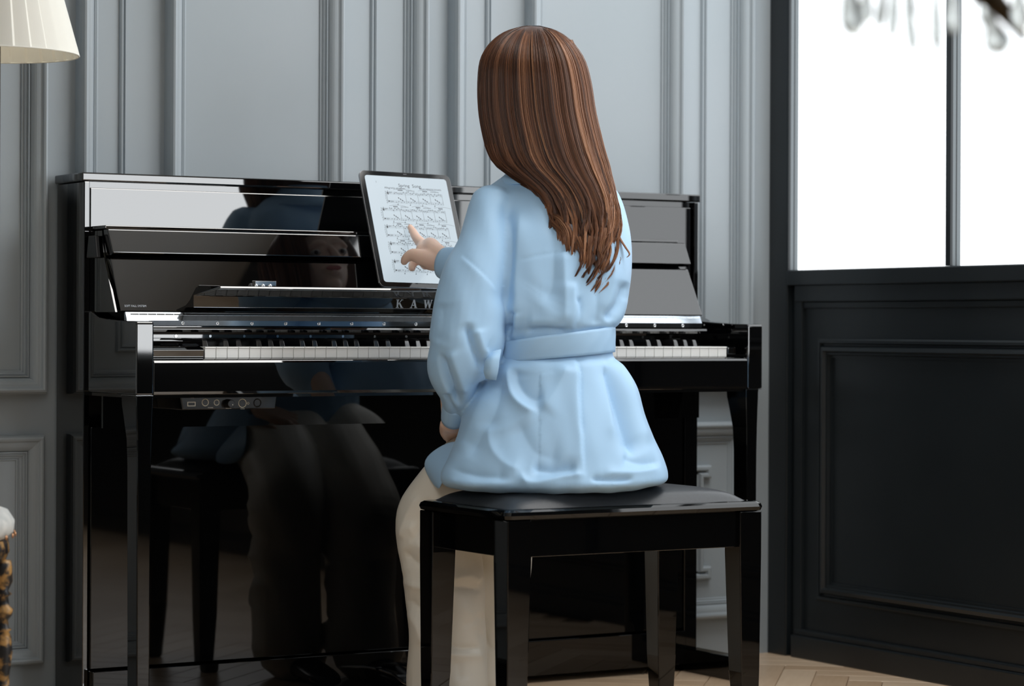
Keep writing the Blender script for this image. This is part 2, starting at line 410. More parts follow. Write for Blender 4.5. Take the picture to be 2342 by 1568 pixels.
# continuous hinge
V, F = prism_x([(.0802, .7745), (.0806, .7645), (.095, .7635), (.095, .790), (.0885, .790)], -.6985, .6435)
mk('hinge_leaf', V, F, HINGE, P)
hb = MB()
x = -.6985; k = 0
while x < .640:
    for r_, (yy_, zz) in enumerate(((.0862, .7790), (.0880, .7850))):
        xa = x + (.009 if r_ else 0)
        hb.add(*cyl((xa + .0003, yy_, zz), (min(xa + .0175, .6435), yy_, zz), .0027, n=10))
    x += .018
hb.build('hinge_knuckles', HINGE, P, kind='stuff')
for i in range(19):
    xs = on(418, 743, 1, .081)[0] + i * .0735
    if xs > .64: break
    V, F = lathe([(.0042, 0), (.0038, .0012), (.0025, .002), (.0022, .0012), (.0002, .001)], (0, 0, 0), 12)
    mk('hinge_screw', [(xs + x_, .0815 - z_, .7692 + y_) for x_, y_, z_ in V], F, CHR, P, smooth=True)
V, F = prism_x([(.078, .762), (.076, .757), (.080, .752), (.14, .752), (.14, .762)], -.69, .655); bev(mk('fallboard_rail', V, F, LAC, P), .001)
box('felt_rail', -.69, .52, .115, .125, .7475, .7525, pbr('brown_wood', (.07, .045, .03, 1), .5), P)
box('key_back_board', -.69, .6875, .160, .166, .70, .7635, LAC, P)
box('key_back_rail', -.69, .640, .152, .160, .7395, .7480, LAC, P, b=.001)
for i in range(18):
    xs = -.64 + i * .0735
    V, F = cyl((xs, .1525, .744), (xs, .1505, .744), .0028, n=10); mk('rail_screw', V, F, CHR, P)
# keys
KX = -.5727; KP = 1.225 / 52; KT = .7243
kset = P
wm = MB()
def white_mesh():
    V, F = prism_x([(-.0012, KT - .0022), (-.0004, KT - .0004), (.0015, KT), (.150, KT), (.150, KT - .021), (.0006, KT - .021), (.0006, KT - .0030)], .0005, KP - .0005)
    return V, F
V, F = white_mesh()
first = mk('white_key', [(KX + v[0], v[1], v[2]) for v in V], F, IVORY, P); bev(first, .0005)
loc0 = first.location.copy()
for i in range(1, 52):
    o = first.copy(); COL.objects.link(o); o.parent = P; o.location = (i * KP, 0, 0)
# black key
def blackv():
    w2 = .0055; V = []; F = []
    prof = [(.050, KT - .003, w2), (.0515, KT + .0005, w2), (.0555, KT + .0112, w2 * .86), (.058, KT + .0140, w2 * .8), (.062, KT + .0148, w2 * .78), (.150, KT + .0148, w2 * .80)]
    for y, z, h in prof:
        V += [(-w2, y, KT - .003), (-h, y, z - .001), (-h * .8, y, z), (h * .8, y, z), (h, y, z - .001), (w2, y, KT - .003)]
    for j in range(len(prof) - 1):
        for k in range(6): F.append((j * 6 + k, j * 6 + (k + 1) % 6, (j + 1) * 6 + (k + 1) % 6, (j + 1) * 6 + k))
    F += [tuple(range(6)), tuple(range(len(prof) * 6 - 1, (len(prof) - 1) * 6 - 1, -1))]
    return V, F
bfirst = None
for i in range(51):
    note = i % 7           # A B C D E F G
    if note in (0, 2, 3, 5, 6):
        off = {0: .001, 2: -.0018, 3: .0018, 5: -.002, 6: 0}[note]
        if bfirst is None:
            V, F = blackv(); bx_ = KX + (i + 1) * KP + off; b0 = bx_
            bfirst = mk('black_key', [(bx_ + v[0], v[1], v[2]) for v in V], F, BKEY, P, smooth=False); bev(bfirst, .0008)
        else:
            o = bfirst.copy(); COL.objects.link(o); o.parent = P; o.location = (KX + (i + 1) * KP + off - b0, 0, 0)
# key blocks
V, F = prism_x([(-.001, .7040), (-.003, .7185), (.003, .7225), (.020, .7255), (.028, .7300), (.06, .7345), (.15, .7365), (.15, .7040)], -.6893, -.5755)
bev(mk('key_block', V, F, LAC, P), .001, 3)
V, F = torus((-.6845, -.004, .715), .008, .0012, (1, 0, .2)); mk('key_block_ring', V, F, CHR, P, smooth=True)
V, F = prism_x([(-.001, .7075), (-.002, .7215), (.004, .7245), (.15, .7300), (.15, .7075)], .6545, .6765)
bev(mk('key_block', V, F, LAC, P), .002, 3)
# keyslip / keybed
V, F = prism_x([(.16, .634), (-.027, .634), (-.028, .640), (-.028, .6945), (-.0255, .6990), (-.018, .7015), (-.004, .7033), (.16, .7033)], -.6894, .6875)
bev(mk('key_slip', V, F, LAC, P), .0012, 3)
box('key_bed', -.722, .722, -.02, .224, .628, .6345, LAC, P)
box('bottom_rail_board', -.7185, .686, .150, .158, .566, .634, LACB, P)
# arms
for s in (-1, 1):
    xa, xb = (-.7255, -.6896) if s < 0 else (.6878, .7262)
    pr = [(-.0285, .634), (-.0285, .7665)]
    for k in range(1, 7):
        t = k / 6 * math.pi / 2; pr.append((-.0285 + .007 * (1 - math.cos(t)), .7665 + .0065 * math.sin(t)))
    pr += [(.02, .7735), (.10, .7765), (.16, .780), (.182, .7865), (.203, .7925), (.219, .7925), (.240, .779), (.2405, .634)]
    V, F = prism_x(pr, xa, xb)
    bev(mk('arm', V, F, LAC, P), .003, 3)
    V, F = prism_x([(-.0285, .6325), (-.0285, .6335), (.045, .6335), (.045, .6325)], xa + .001, xb - .001); mk('arm_joint', V, F, CHR, P)
for i, px in enumerate((1609, 1653)):
    c = on(px, 739, 0, .6876); V, F = cyl((.6878, c[1], c[2]), (.6864, c[1], c[2]), .003, n=12); mk('arm_screw', V, F, CHR, P)
# front legs (toes)
for s in (-1, 1):
    xa, xb = (-.7245, -.6900) if s < 0 else (.6840, .7170)
    V = []; F = []
    sec = [(.6325, 0, 0, .046), (.615, .0, .0, .044), (.59, .0008, .0010, .036), (.55, .0025, .002, .026), (.50, .003, .003, .0225), (.40, .003, .0035, .0215), (.2, .0035, .004, .020), (.0, .004, .0045, .019)]
    for z, i0, i1, yb in sec: V += [(xa + i0, -.0275 + i0 * .3, z), (xb - i1, -.0275 + i0 * .3, z), (xb - i1, yb, z), (xa + i0, yb, z)]
    for j in range(len(sec) - 1):
        for k in range(4): F.append((j * 4 + k, j * 4 + (k + 1) % 4, (j + 1) * 4 + (k + 1) % 4, (j + 1) * 4 + k))
    F += [(0, 1, 2, 3), tuple(len(sec) * 4 - 1 - k for k in range(4))]
    bev(mk('leg', V, F, LACB, P), .0025, 3)
    box('toe_block', xa - .001, xb + .001, .02, .24, 0.0, .052, LACB, P, b=.003)
# lower case
box('lower_panel', -.7185, .6860, .2105, .224, .0935, .566, LACB, P, b=.0015)
box('bottom_board', -.7185, .6860, .196, .345, .016, .0905, LACB, P, b=.0015)
box('corner_post', .6865, .7200, .205, .24, .012, .628, LACB, P, b=.0015)
for xc in (-.69, .705):
    for yc in (.24, .335):
        V, F = cyl((xc - .012, yc, .0125), (xc + .012, yc, .0125), .0125); mk('caster', V, F, LACM, P)
# pedals
for xc in (-.085, .0, .085):
    V = []; F = []
    sec = [(.19, .008, .052), (.13, .009, .050), (.09, .016, .046), (.06, .021, .042), (.045, .019, .040), (.038, .008, .039)]
    for y, h, z in sec: V += [(xc - h, y, z), (xc + h, y, z), (xc + h, y, z + .006), (xc - h, y, z + .006)]
    for j in range(len(sec) - 1):
        for k in range(4): F.append((j * 4 + k, j * 4 + (k + 1) % 4, (j + 1) * 4 + (k + 1) % 4, (j + 1) * 4 + k))
    F += [(0, 1, 2, 3), tuple(len(sec) * 4 - 1 - k for k in range(4))]
    bev(mk('pedal', V, F, CHR, P), .002)
# control box under the keybed
YB = .03
c0 = on(413, 912, 1, YB); c1 = on(634, 940, 1, YB)
zt_, zb_ = .6335, on(500, 942, 1, YB)[2]
GLOSS = pbr('control_gloss', (.012, .013, .014, 1), .12, ior=1.7)
prof = [(c0[0] + .006, zb_), (c0[0], zt_), (c1[0] + .002, zt_), (c1[0] - .002, zb_)]
V, F = prism_y(prof, YB, YB + .12); cb = mk('control_box', V, F, GLOSS, P); bev(cb, .002)
GR = pbr('ring_print', (.75, .72, .62, 1), .4)
TXT = []
def text_mesh(s, size):
    cu = bpy.data.curves.new('t', 'FONT'); cu.body = s; cu.size = size; cu.align_x = 'CENTER'; cu.resolution_u = 2
    o = bpy.data.objects.new('t', cu); COL.objects.link(o); bpy.context.view_layer.update()
    me = bpy.data.meshes.new_from_object(o.evaluated_get(bpy.context.evaluated_depsgraph_get()))
    V = [tuple(v.co) for v in me.vertices]; F = [tuple(p.vertices) for p in me.polygons]
    bpy.data.objects.remove(o); bpy.data.meshes.remove(me); return V, F
def cpx(px, py): return on(px, py, 1, YB)
def ringat(px, py, r, t=.0009, nm='jack_ring'):
    c = cpx(px, py); V, F = torus(c, r, t, (0, 1, 0)); mk(nm, V, F, GR, cb, smooth=True)
    V, F = cyl((c[0], YB - .0006, c[2]), (c[0], YB + .004, c[2]), r * .8, n=20); mk('jack', V, F, LACM, cb)
ringat(471, 926, .0066); ringat(497, 926, .0052); ringat(556, 927, .0080, nm='button_ring')
c = cpx(569, 927); V, F = torus(c, .002, .0005, (0, 1, 0)); mk('indicator_ring', V, F, GR, cb)
c = cpx(439, 930); V, F = frame_sweep(c[0] - .0085, c[0] + .0085, c[2] - .0042, c[2] + .0042, [(0, 0), (0, .0012), (.0014, .0012), (.0014, 0)], lambda u, v, h: (u, YB - h, v)); mk('usb_port', V, F, GR, cb)
c = cpx(522, 928); V, F = cyl((c[0], YB, c[2]), (c[0] + .001, YB - .016, c[2]), .0088, .0078, 24); kb = mk('volume_knob', V, F, LACM, cb); bev(kb, .001)
V, F = cyl((c[0] + .003, YB - .0165, c[2] - .002), (c[0] + .003, YB - .0172, c[2] - .002), .0011, n=8); mk('knob_mark', V, F, GR, cb)
c = cpx(590, 926); V, F = torus(c, .0075, .0012, (0, 1, 0)); mk('jack_rim', V, F, LACM, cb)
for s, px, py, sz in (('USB', 441, 916, .0045), ('PHONES', 483, 939, .0030), ('VOLUME', 524, 940, .0030), ('POWER', 556, 941, .0026)):
    c = cpx(px, py); V, F = text_mesh(s, sz); mk('print', [(c[0] + x, YB - .0007, c[2] + y) for x, y, z in V], F, GR, cb)
# small plate at the foot of the fallboard
pl0 = on(282, 699, 1, .096); pl1 = on(335, 710, 1, .092)
pc = on(309, 704, 1, .094)
plate = mk('name_plate', [(pl0[0], .0905, .797), (pl1[0], .0905, .797), (pl1[0], .0938, .8068), (pl0[0], .0938, .8068)], [(0, 1, 2, 3)], pbr('plate', (.03, .032, .034, 1), .3, .6), P)
V, F = text_mesh('SOFT FALL SYSTEM', .0058)
mk('print', [(pc[0] - .001 + x * .92, .0912 + (y) * .33 - .0008, .7999 + y) for x, y, z in V], F, SILV, plate)
# ------------------------------------------------------------------ tablet
tb = np.array((0, .052, .8445)); dx = .207
TL = on(817, 391, 1, .158); BL = on(869, 659, 1, .052)
TLp = np.array(TL); BLp = np.array(BL); BLp[2] = .8445
vdir = TLp - BLp; hgt = np.linalg.norm(vdir); vdir /= hgt
udir = np.array((1., 0, 0)); udir -= vdir * (udir @ vdir); udir /= np.linalg.norm(udir)
ndir = np.cross(udir, vdir); ndir *= np.sign(-ndir[1])      # toward the player
wid = on(1020, 395, 1, .158)[0] - TLp[0] + .004
def tabp(u, v, d=0): return BLp + udir * u * wid + vdir * v * hgt + ndir * d
tablet = empty('tablet', tuple(tabp(.5, 0)), 'upright silver-edged tablet showing sheet music, standing on the piano fallboard lip', 'tablet')
def rrect(w_, h_, r, n=6, m=0.):
    pts = []
    for (cx_, cy_, a0) in ((w_ - r - m, r + m, -90), (w_ - r - m, h_ - r - m, 0), (r + m, h_ - r - m, 90), (r + m, r + m, 180)):
        for k in range(n + 1):
            a = math.radians(a0 + 90 * k / n); pts.append((cx_ + r * math.cos(a), cy_ + r * math.sin(a)))
    return pts
def slab(name, pts, d0, d1, mat, par):
    n = len(pts); V = [tabp(x / wid, y / hgt, d0) for x, y in pts] + [tabp(x / wid, y / hgt, d1) for x, y in pts]
    F = [(i, (i + 1) % n, (i + 1) % n + n, i + n) for i in range(n)] + [tuple(range(n)), tuple(range(2 * n - 1, n - 1, -1))]
    return mk(name, V, F, mat, par)
bev(slab('case', rrect(wid, hgt, .013), -.006, -.0004, pbr('tablet_metal', (.45, .46, .48, 1), .3, 1), tablet), .0008)
slab('bezel', rrect(wid, hgt, .0125, m=.0008), -.0006, .0, pbr('tablet_glass', (.004, .005, .006, 1), .06), tablet)
scr = slab('screen', rrect(wid, hgt, .006, m=.0110), 0, .00025, emis('screen_light', lin(197, 212, 222), .92), tablet)
INK = pbr('ink', (.02, .02, .03, 1), .5)
notes = MB()
def sq(u0, v0, u1, v1): notes.add([tabp(u, v, .0006) for u, v in ((u0, v0), (u1, v0), (u1, v1), (u0, v1))], [(0, 1, 2, 3)])
def dot(u, v, ru, rv): notes.add([tabp(u + ru * math.cos(t), v + rv * math.sin(t), .0006) for t in np.linspace(0, 2 * math.pi, 7)[:-1]], [tuple(range(6))])
def slur(u0, u1, v, h):
    for k in range(10):
        a, b_ = k / 10, (k + 1) / 10; f = lambda t: v + h * 4 * t * (1 - t)
        notes.add([tabp(u0 + (u1 - u0) * a, f(a), .0006), tabp(u0 + (u1 - u0) * b_, f(b_), .0006), tabp(u0 + (u1 - u0) * b_, f(b_) + .0016, .0006), tabp(u0 + (u1 - u0) * a, f(a) + .0016, .0006)], [(0, 1, 2, 3)])
rows = [(.245, .865, .800, .725, 4), (.165, .865, .655, .572, 5), (.170, .865, .505, .430, 5), (.175, .865, .360, .285, 5), (.180, .865, .208, .130, 5)]
for (u0, u1, vt, vb, nb) in rows:
    for base in (vt, vb):
        for k in range(5): sq(u0 + .01, base + k * .0052 - .0002, u1, base + k * .0052 + .0004)
    sq(u0 + .008, vb, u0 + .011, vt + .021)
    # brace, clefs, sharps
    slur(u0 - .006, u0 - .005, vb, .0); 
    for k in range(6): dot(u0 + .001 - .006 * math.sin(k / 5 * math.pi), vb + (vt + .02 - vb) * k / 5, .0018, .009)
    dot(u0 + .026, vt + .009, .009, .010); sq(u0 + .024, vt - .006, u0 + .029, vt + .030); dot(u0 + .025, vb + .013, .009, .006); 
    for k in range(3): sq(u0 + .043 + k * .011, vt + .006 + .003 * k, u0 + .047 + k * .011, vt + .022); sq(u0 + .043 + k * .011, vb + .004 + .002 * k, u0 + .047 + k * .011, vb + .018)
    m0 = u0 + .08
    for k in range(nb + 1):
        ub = m0 + (u1 - m0) * k / nb
        if k: sq(ub - .0012, vb, ub + .0012, vt + .021)
        if k == nb: break
        bw = (u1 - m0) / nb
        for j in range(6):
            uu = ub + bw * (.12 + .15 * j); vv = vt + .002 + random.random() * .024
            dot(uu, vv, .0052, .0036); sq(uu + .0035, vv, uu + .005, vv + .016 * random.choice((-1, 1)))
        for j in range(3):
            uu = ub + bw * (.42 + .14 * j); vv = vb + .042 - .010 * j
            dot(uu, vv, .0058, .0045); dot(uu - .004, vv + .006, .005, .004)
        for j in range(4):
            uu = ub + bw * (.15 + .22 * j); vv = vb + .004 + random.random() * .014; dot(uu, vv, .0045, .0033)
        dot(ub + bw * .25, vb - .014, .0055, .004); sq(ub + bw * .25 + .003, vb - .014, ub + bw * .25 + .005, vb + .006)
        if k % 2 == 0: sq(ub + bw * .45, vt + .034, ub + bw * .85, vt + .038); sq(ub + bw * .45, vt + .040, ub + bw * .85, vt + .043)
        if k % 2 == 1: sq(ub + bw * .1, vt + .036, ub + bw * .8, vt + .039)
        if k % 2 == 0: slur(ub + bw * .1, ub + bw * 1.6, vt + .040, .012)
sq(.41, .0375, .70, .0405)
notes.build('music_notation', INK, scr, kind='stuff')
HB = pbr('home_bar', (.35, .05, .12, 1), .4)
for s, u, v, sz in (('Spring  Song.', .53, .868, .0105), ('Allegretto grazioso.', .36, .848, .0062), ('FELIX MENDELSSOHN', .75, .852, .0052), ('9:41', .10, .962, .004), ('100%', .90, .962, .004), ('1', .165, .895, .006)):
    V, F = text_mesh(s, sz)
    mk('lettering', [tabp(u + x / wid, v + y / hgt, .0006) for x, y, z in V], F, INK, scr)
slab('camera_bump', [(x + wid * .5, y + hgt - .0045) for x, y in ((-.004, -.001), (.004, -.001), (.004, .001), (-.004, .001))], 0, .0002, pbr('lens', (.05, .05, .06, 1), .2), tablet)
# ------------------------------------------------------------------ bench
bench = empty('piano_bench', (.015, -.45, 0), 'glossy black wooden piano bench with black padded leather seat, under the seated woman', 'bench')
BX0, BX1, BY0, BY1 = -.267, .298, -.614, -.285
pr = []
def bench_slab():
    V = []; F = []
    lv = [(.4215, .008), (.4235, .002), (.430, 0), (.436, .002), (.4395, .007), (.4405, .012)]
    for z, i_ in lv:
        for p_ in rrect(BX1 - BX0 - 2 * i_, BY1 - BY0 - 2 * i_, .012): V.append((BX0 + i_ + p_[0], BY0 + i_ + p_[1], z))
    n = 28
    for j in range(len(lv) - 1):
        for k in range(n): F.append((j * n + k, j * n + (k + 1) % n, (j + 1) * n + (k + 1) % n, (j + 1) * n + k))
    F += [tuple(range(n)), tuple(range(len(lv) * n - 1, (len(lv) - 1) * n - 1, -1))]
    return V, F
V, F = bench_slab(); mk('seat_frame', V, F, LACB, bench, smooth=False)
# cushion: pillowed grid
V = []; F = []; NX, NY = 28, 18
ix0, ix1, iy0, iy1 = BX0 + .020, BX1 - .020, BY0 + .020, BY1 - .016
for j in range(NY + 1):
    for i in range(NX + 1):
        a = i / NX; b_ = j / NY; ea = 1 - abs(2 * a - 1) ** 5; eb = 1 - abs(2 * b_ - 1) ** 4
        r = (max(0, ea) * max(0, eb)) ** .45
        V.append((ix0 + (ix1 - ix0) * a, iy0 + (iy1 - iy0) * b_, .439 + .029 * r))
for j in range(NY):
    for i in range(NX): F.append((j * (NX + 1) + i, j * (NX + 1) + i + 1, (j + 1) * (NX + 1) + i + 1, (j + 1) * (NX + 1) + i))
cu = mk('seat_cushion', V, F, LEATH, bench, smooth=True)
ms = cu.modifiers.new('sub', 'SUBSURF'); ms.levels = 1; ms.render_levels = 1
for (a, b_, c, d) in ((BX0 + .012, BX1 - .012, BY0 + .012, BY0 + .030), (BX0 + .012, BX1 - .012, BY1 - .030, BY1 - .012), (BX0 + .012, BX0 + .030, BY0 + .03, BY1 - .03), (BX1 - .030, BX1 - .012, BY0 + .03, BY1 - .03)):
    box('apron', a, b_, c, d, .355, .4215, LACB, bench, b=.0012)
box('seat_bottom', BX0 + .02, BX1 - .02, BY0 + .02, BY1 - .02, .357, .362, LACM, bench)
for sx in (0, 1):
    for sy in (0, 1):
        xo = BX0 + .004 if sx == 0 else BX1 - .004; yo = BY0 + .004 if sy == 0 else BY1 - .004
        dx_ = 1 if sx == 0 else -1; dy_ = 1 if sy == 0 else -1
        V = []; F = []
        sec = [(.4215, .050, 0), (.345, .050, 0), (.12, .044, .002), (.006, .036, .004), (0, .034, .005)]
        for z, s_, i_ in sec:
            V += [(xo + dx_ * i_, yo + dy_ * i_, z), (xo + dx_ * s_, yo + dy_ * i_, z), (xo + dx_ * s_, yo + dy_ * s_, z), (xo + dx_ * i_, yo + dy_ * s_, z)]
        for j in range(len(sec) - 1):
            for k in range(4): F.append((j * 4 + k, j * 4 + (k + 1) % 4, (j + 1) * 4 + (k + 1) % 4, (j + 1) * 4 + k))
        F += [(0, 1, 2, 3), tuple(len(sec) * 4 - 1 - k for k in range(4))]
        bev(mk('leg', V, F, LACB, bench), .002)
# ------------------------------------------------------------------ pleated lamp (top left)
lc = at(-18, 135, 4.68)
lamp = empty('pleated_lampshade', (lc[0], lc[1], lc[2]), 'white pleated fabric lampshade of a standing lamp left of the piano', 'lamp')
sc_ = 4.68 / FPX
Rb = 191 * sc_; Rt = 152 * sc_; hh = 250 * sc_
# slope of the right edge: 137px at 10 -> 172 at 135 : 28px per 100px
V = []; F = []; N = 210; lv = 10
for j in range(lv + 1):
    t = j / lv; R_ = Rb + (Rb - 125 * .28 * sc_ * 2.0 - Rb) * t * (hh / (250 * sc_))
    for k in range(N):
        ph = 2 * math.pi * k / N; m_ = (k % 7) / 7
        rr = R_ + (.0042 * (m_ - .5)) ; V.append((lc[0] + rr * math.cos(ph), lc[1] + rr * math.sin(ph), lc[2] + hh * t))
for j in range(lv):
    for k in range(N): F.append((j * N + k, j * N + (k + 1) % N, (j + 1) * N + (k + 1) % N, (j + 1) * N + k))
sh = mk('shade', V, F, SHADE, lamp)
sm = sh.modifiers.new('solid', 'SOLIDIFY'); sm.thickness = .0012
V, F = torus(lc, Rb, .0015, (0, 0, 1), 64, 6); mk('rim', V, F, SHADE, lamp, smooth=True)
V, F = cyl((lc[0], lc[1], 0.02), (lc[0], lc[1], lc[2] + .16), .011); mk('pole', V, F, BRONZE, lamp)
V, F = lathe([(.14, 0), (.14, .012), (.05, .03), (.012, .04)], (lc[0], lc[1], 0)); mk('base', V, F, BRONZE, lamp, smooth=True)
V, F = lathe([(.012, 0), (.028, .02), (.034, .05), (.02, .085), (.002, .095)], (lc[0], lc[1], lc[2] + .10), 16); mk('bulb', V, F, emis('bulb', (1, .93, .8, 1), 6.0), lamp, smooth=True)
for k in range(3):
    a = k * 2.094; V, F = cyl((lc[0], lc[1], lc[2] + .06), (lc[0] + (Rb - .012) * math.cos(a), lc[1] + (Rb - .012) * math.sin(a), lc[2] + .055), .0014, n=6); mk('spoke', V, F, BRONZE, lamp)
# ------------------------------------------------------------------ carved chair leg, left edge
cc = at(32, 1200, 4.2)
chair = empty('carved_chair', (cc[0], cc[1], 0), 'black and gilt turned-leg chair with white upholstered seat, cut off by the left edge', 'chair')
zt1 = at(0, 1243, 4.2)[2]
V, F = lathe([(.02, 0), (.222, .0), (.234, .010), (.236, .028), (.225, .045), (.19, .057), (.1, .064), (.002, .066)], (cc[0] - .236 * RT[0], cc[1] - .236 * RT[1], zt1), 48); mk('seat', V, F, UPH, chair, smooth=True)
V, F = lathe([(.18, -.035), (.222, -.035), (.228, -.022), (.226, -.002), (.05, 0)], (cc[0] - .236 * RT[0], cc[1] - .236 * RT[1], zt1), 48); mk('seat_rail', V, F, GOLD, chair, smooth=True)
for k in range(40):
    a = k * math.pi / 20 - TH; V, F = lathe([(.0045, 0), (.0035, .002), (.0002, .0032)], (0, 0, 0), 8)
    ca_, sa_ = math.cos(a), math.sin(a)
    mk('stud', [(cc[0] - .236 * RT[0] + (.236 + z) * ca_ - x * sa_, cc[1] - .236 * RT[1] + (.236 + z) * sa_ + x * ca_, zt1 + .006 + y) for x, y, z in V], F, pbr('brass', (.6, .32, .18, 1), .3, 1) if k == 0 else bpy.data.materials['brass'], chair, smooth=True)
def leg_prof(top):
    P_ = [(.012, top)]; z = top
    for (d, r) in ((.01, .014), (.035, .015), (.05, .008), (.055, .014), (.06, .008), (.075, .010), (.08, .016), (.09, .014), (.097, .008), (.110, .009), (.113, .014), (.117, .009), (.125, .013), (.15, .015), (.19, .010), (.205, .010), (.21, .017), (.216, .011), (.236, .012), (.240, .018), (.246, .012), (.265, .013), (.268, .018), (.275, .018), (.40, .020)):
        if z - d > .02: P_.append((r, z - d - 0))
    P_.append((.014, 0.0)); return P_
for k in range(4):
    a = k * math.pi / 2 - TH; R_ = .222
    V, F = lathe(leg_prof(zt1 - .034), (cc[0] - .236 * RT[0] + R_ * math.cos(a), cc[1] - .236 * RT[1] + R_ * math.sin(a), 0), 20); mk('leg', V, F, GOLD, chair, smooth=True)
bk = MB()
for s in (-1, 1): bk.add(*cyl((cc[0] - .40, cc[1] + s * .15, zt1), (cc[0] - .46, cc[1] + s * .16, zt1 + .5), .014, .012))
bk.build('back_post', GOLD, chair)
V, F = prism_y([(cc[0] - .425, zt1 + .12), (cc[0] - .405, zt1 + .12), (cc[0] - .45, zt1 + .5), (cc[0] - .47, zt1 + .5)], cc[1] - .17, cc[1] + .17); bev(mk('backrest', V, F, UPH, chair), .012)
# ------------------------------------------------------------------ crystal chandelier (near the lens, out of focus)
ch = at(2120, -170, 2.45)
chand = empty('crystal_chandelier', tuple(ch), 'bronze chandelier with clear glass drops hanging in front of the window, blurred', 'chandelier')
def drop(px, py_top, py_bot, w_px, Z, lean=0.):
    k = Z / FPX; top = at(px - lean, py_top, Z); bot = at(px, py_bot, Z); L = np.linalg.norm(top - bot); r = w_px / 2 * k
    ax = (bot - top) / L; a = np.cross(ax, [0, 1, 0]); a /= np.linalg.norm(a); b_ = np.cross(ax, a); V = []; F = []; n = 10
    pf_ = [(0, .05), (.15, .30), (.4, .62), (.65, .95), (.8, 1), (.92, .7), (1, .08)]
    for t, q in pf_:
        for m in range(n):
            an = 2 * math.pi * m / n; V.append(top + ax * L * t + (a * math.cos(an) + b_ * math.sin(an) * .5) * r * q)
    for j in range(len(pf_) - 1):
        for m in range(n): F.append((j * n + m, j * n + (m + 1) % n, (j + 1) * n + (m + 1) % n, (j + 1) * n + m))
    F += [tuple(range(n)), tuple(range(len(pf_) * n - 1, (len(pf_) - 1) * n - 1, -1))]
    mk('crystal_drop', V, F, CRYS, chand)
for a in ((1948, -80, 76, 66, 2.45, 18), (1975, -60, 45, 40, 2.5, 0), (2003, -70, 58, 30, 2.45, -20), (2035, -90, 80, 34, 2.5, -8), (2085, -60, 112, 34, 2.45, 25), (2075, -50, 40, 36, 2.5, 0), (2138, -80, 105, 34, 2.5, 8), (2140, 60, 135, 18, 2.5, 2), (2176, -60, 72, 40, 2.45, 4), (2262, -80, 60, 50, 2.55, 30), (2285, 12, 112, 74, 2.40, 35), (2330, -70, 62, 54, 2.40, 12)):
    drop(*a)
hub = at(2230, -330, 2.5)
arm = MB()
arm.add(*lathe([(.004, -.14), (.02, -.10), (.03, -.05), (.02, 0), (.035, .05), (.012, .1), (.006, .16)], tuple(hub), 20))
arm.add(*cyl(tuple(hub + [0, 0, .15]), (hub[0], hub[1], ZC), .004, n=8))
arm.build('stem', BRONZE, chand, smooth=True)
def arm_tube(pts, r):
    mb = MB()
    for p_, q in zip(pts[:-1], pts[1:]): mb.add(*cyl(p_, q, r, n=8))
    mb.build('arm', BRONZE, chand, smooth=True)
for k in range(6):
    a = k * math.pi / 3 + .4; d = np.array((math.cos(a), math.sin(a), 0))
    arm_tube([hub + d * t * .16 + np.array([0, 0, -.07 * math.sin(t * math.pi) + .02 * t]) for t in np.linspace(0.05, 1, 8)], .006)
# bronze leaf that dips into the frame
lf = [(2225, -60, .0), (2235, 0, 1), (2262, 26, 1), (2290, 55, 1), (2312, 95, .2)]
V = []; F = []
for (px, py, q), wd in zip(lf, (10, 34, 30, 24, 2)):
    c_ = at(px + 26, py - 10, 2.5); V += [c_ - RT * wd * 2.5 / FPX, c_ - FW * .006, c_ + RT * wd * 2.5 / FPX, c_ + FW * .006]
for j in range(len(lf) - 1):
    for k in range(4): F.append((j * 4 + k, j * 4 + (k + 1) % 4, (j + 1) * 4 + (k + 1) % 4, (j + 1) * 4 + k))
F += [(0, 1, 2, 3), (19, 18, 17, 16)]
mk('bronze_leaf', V, F, BRONZE, chand, smooth=True)
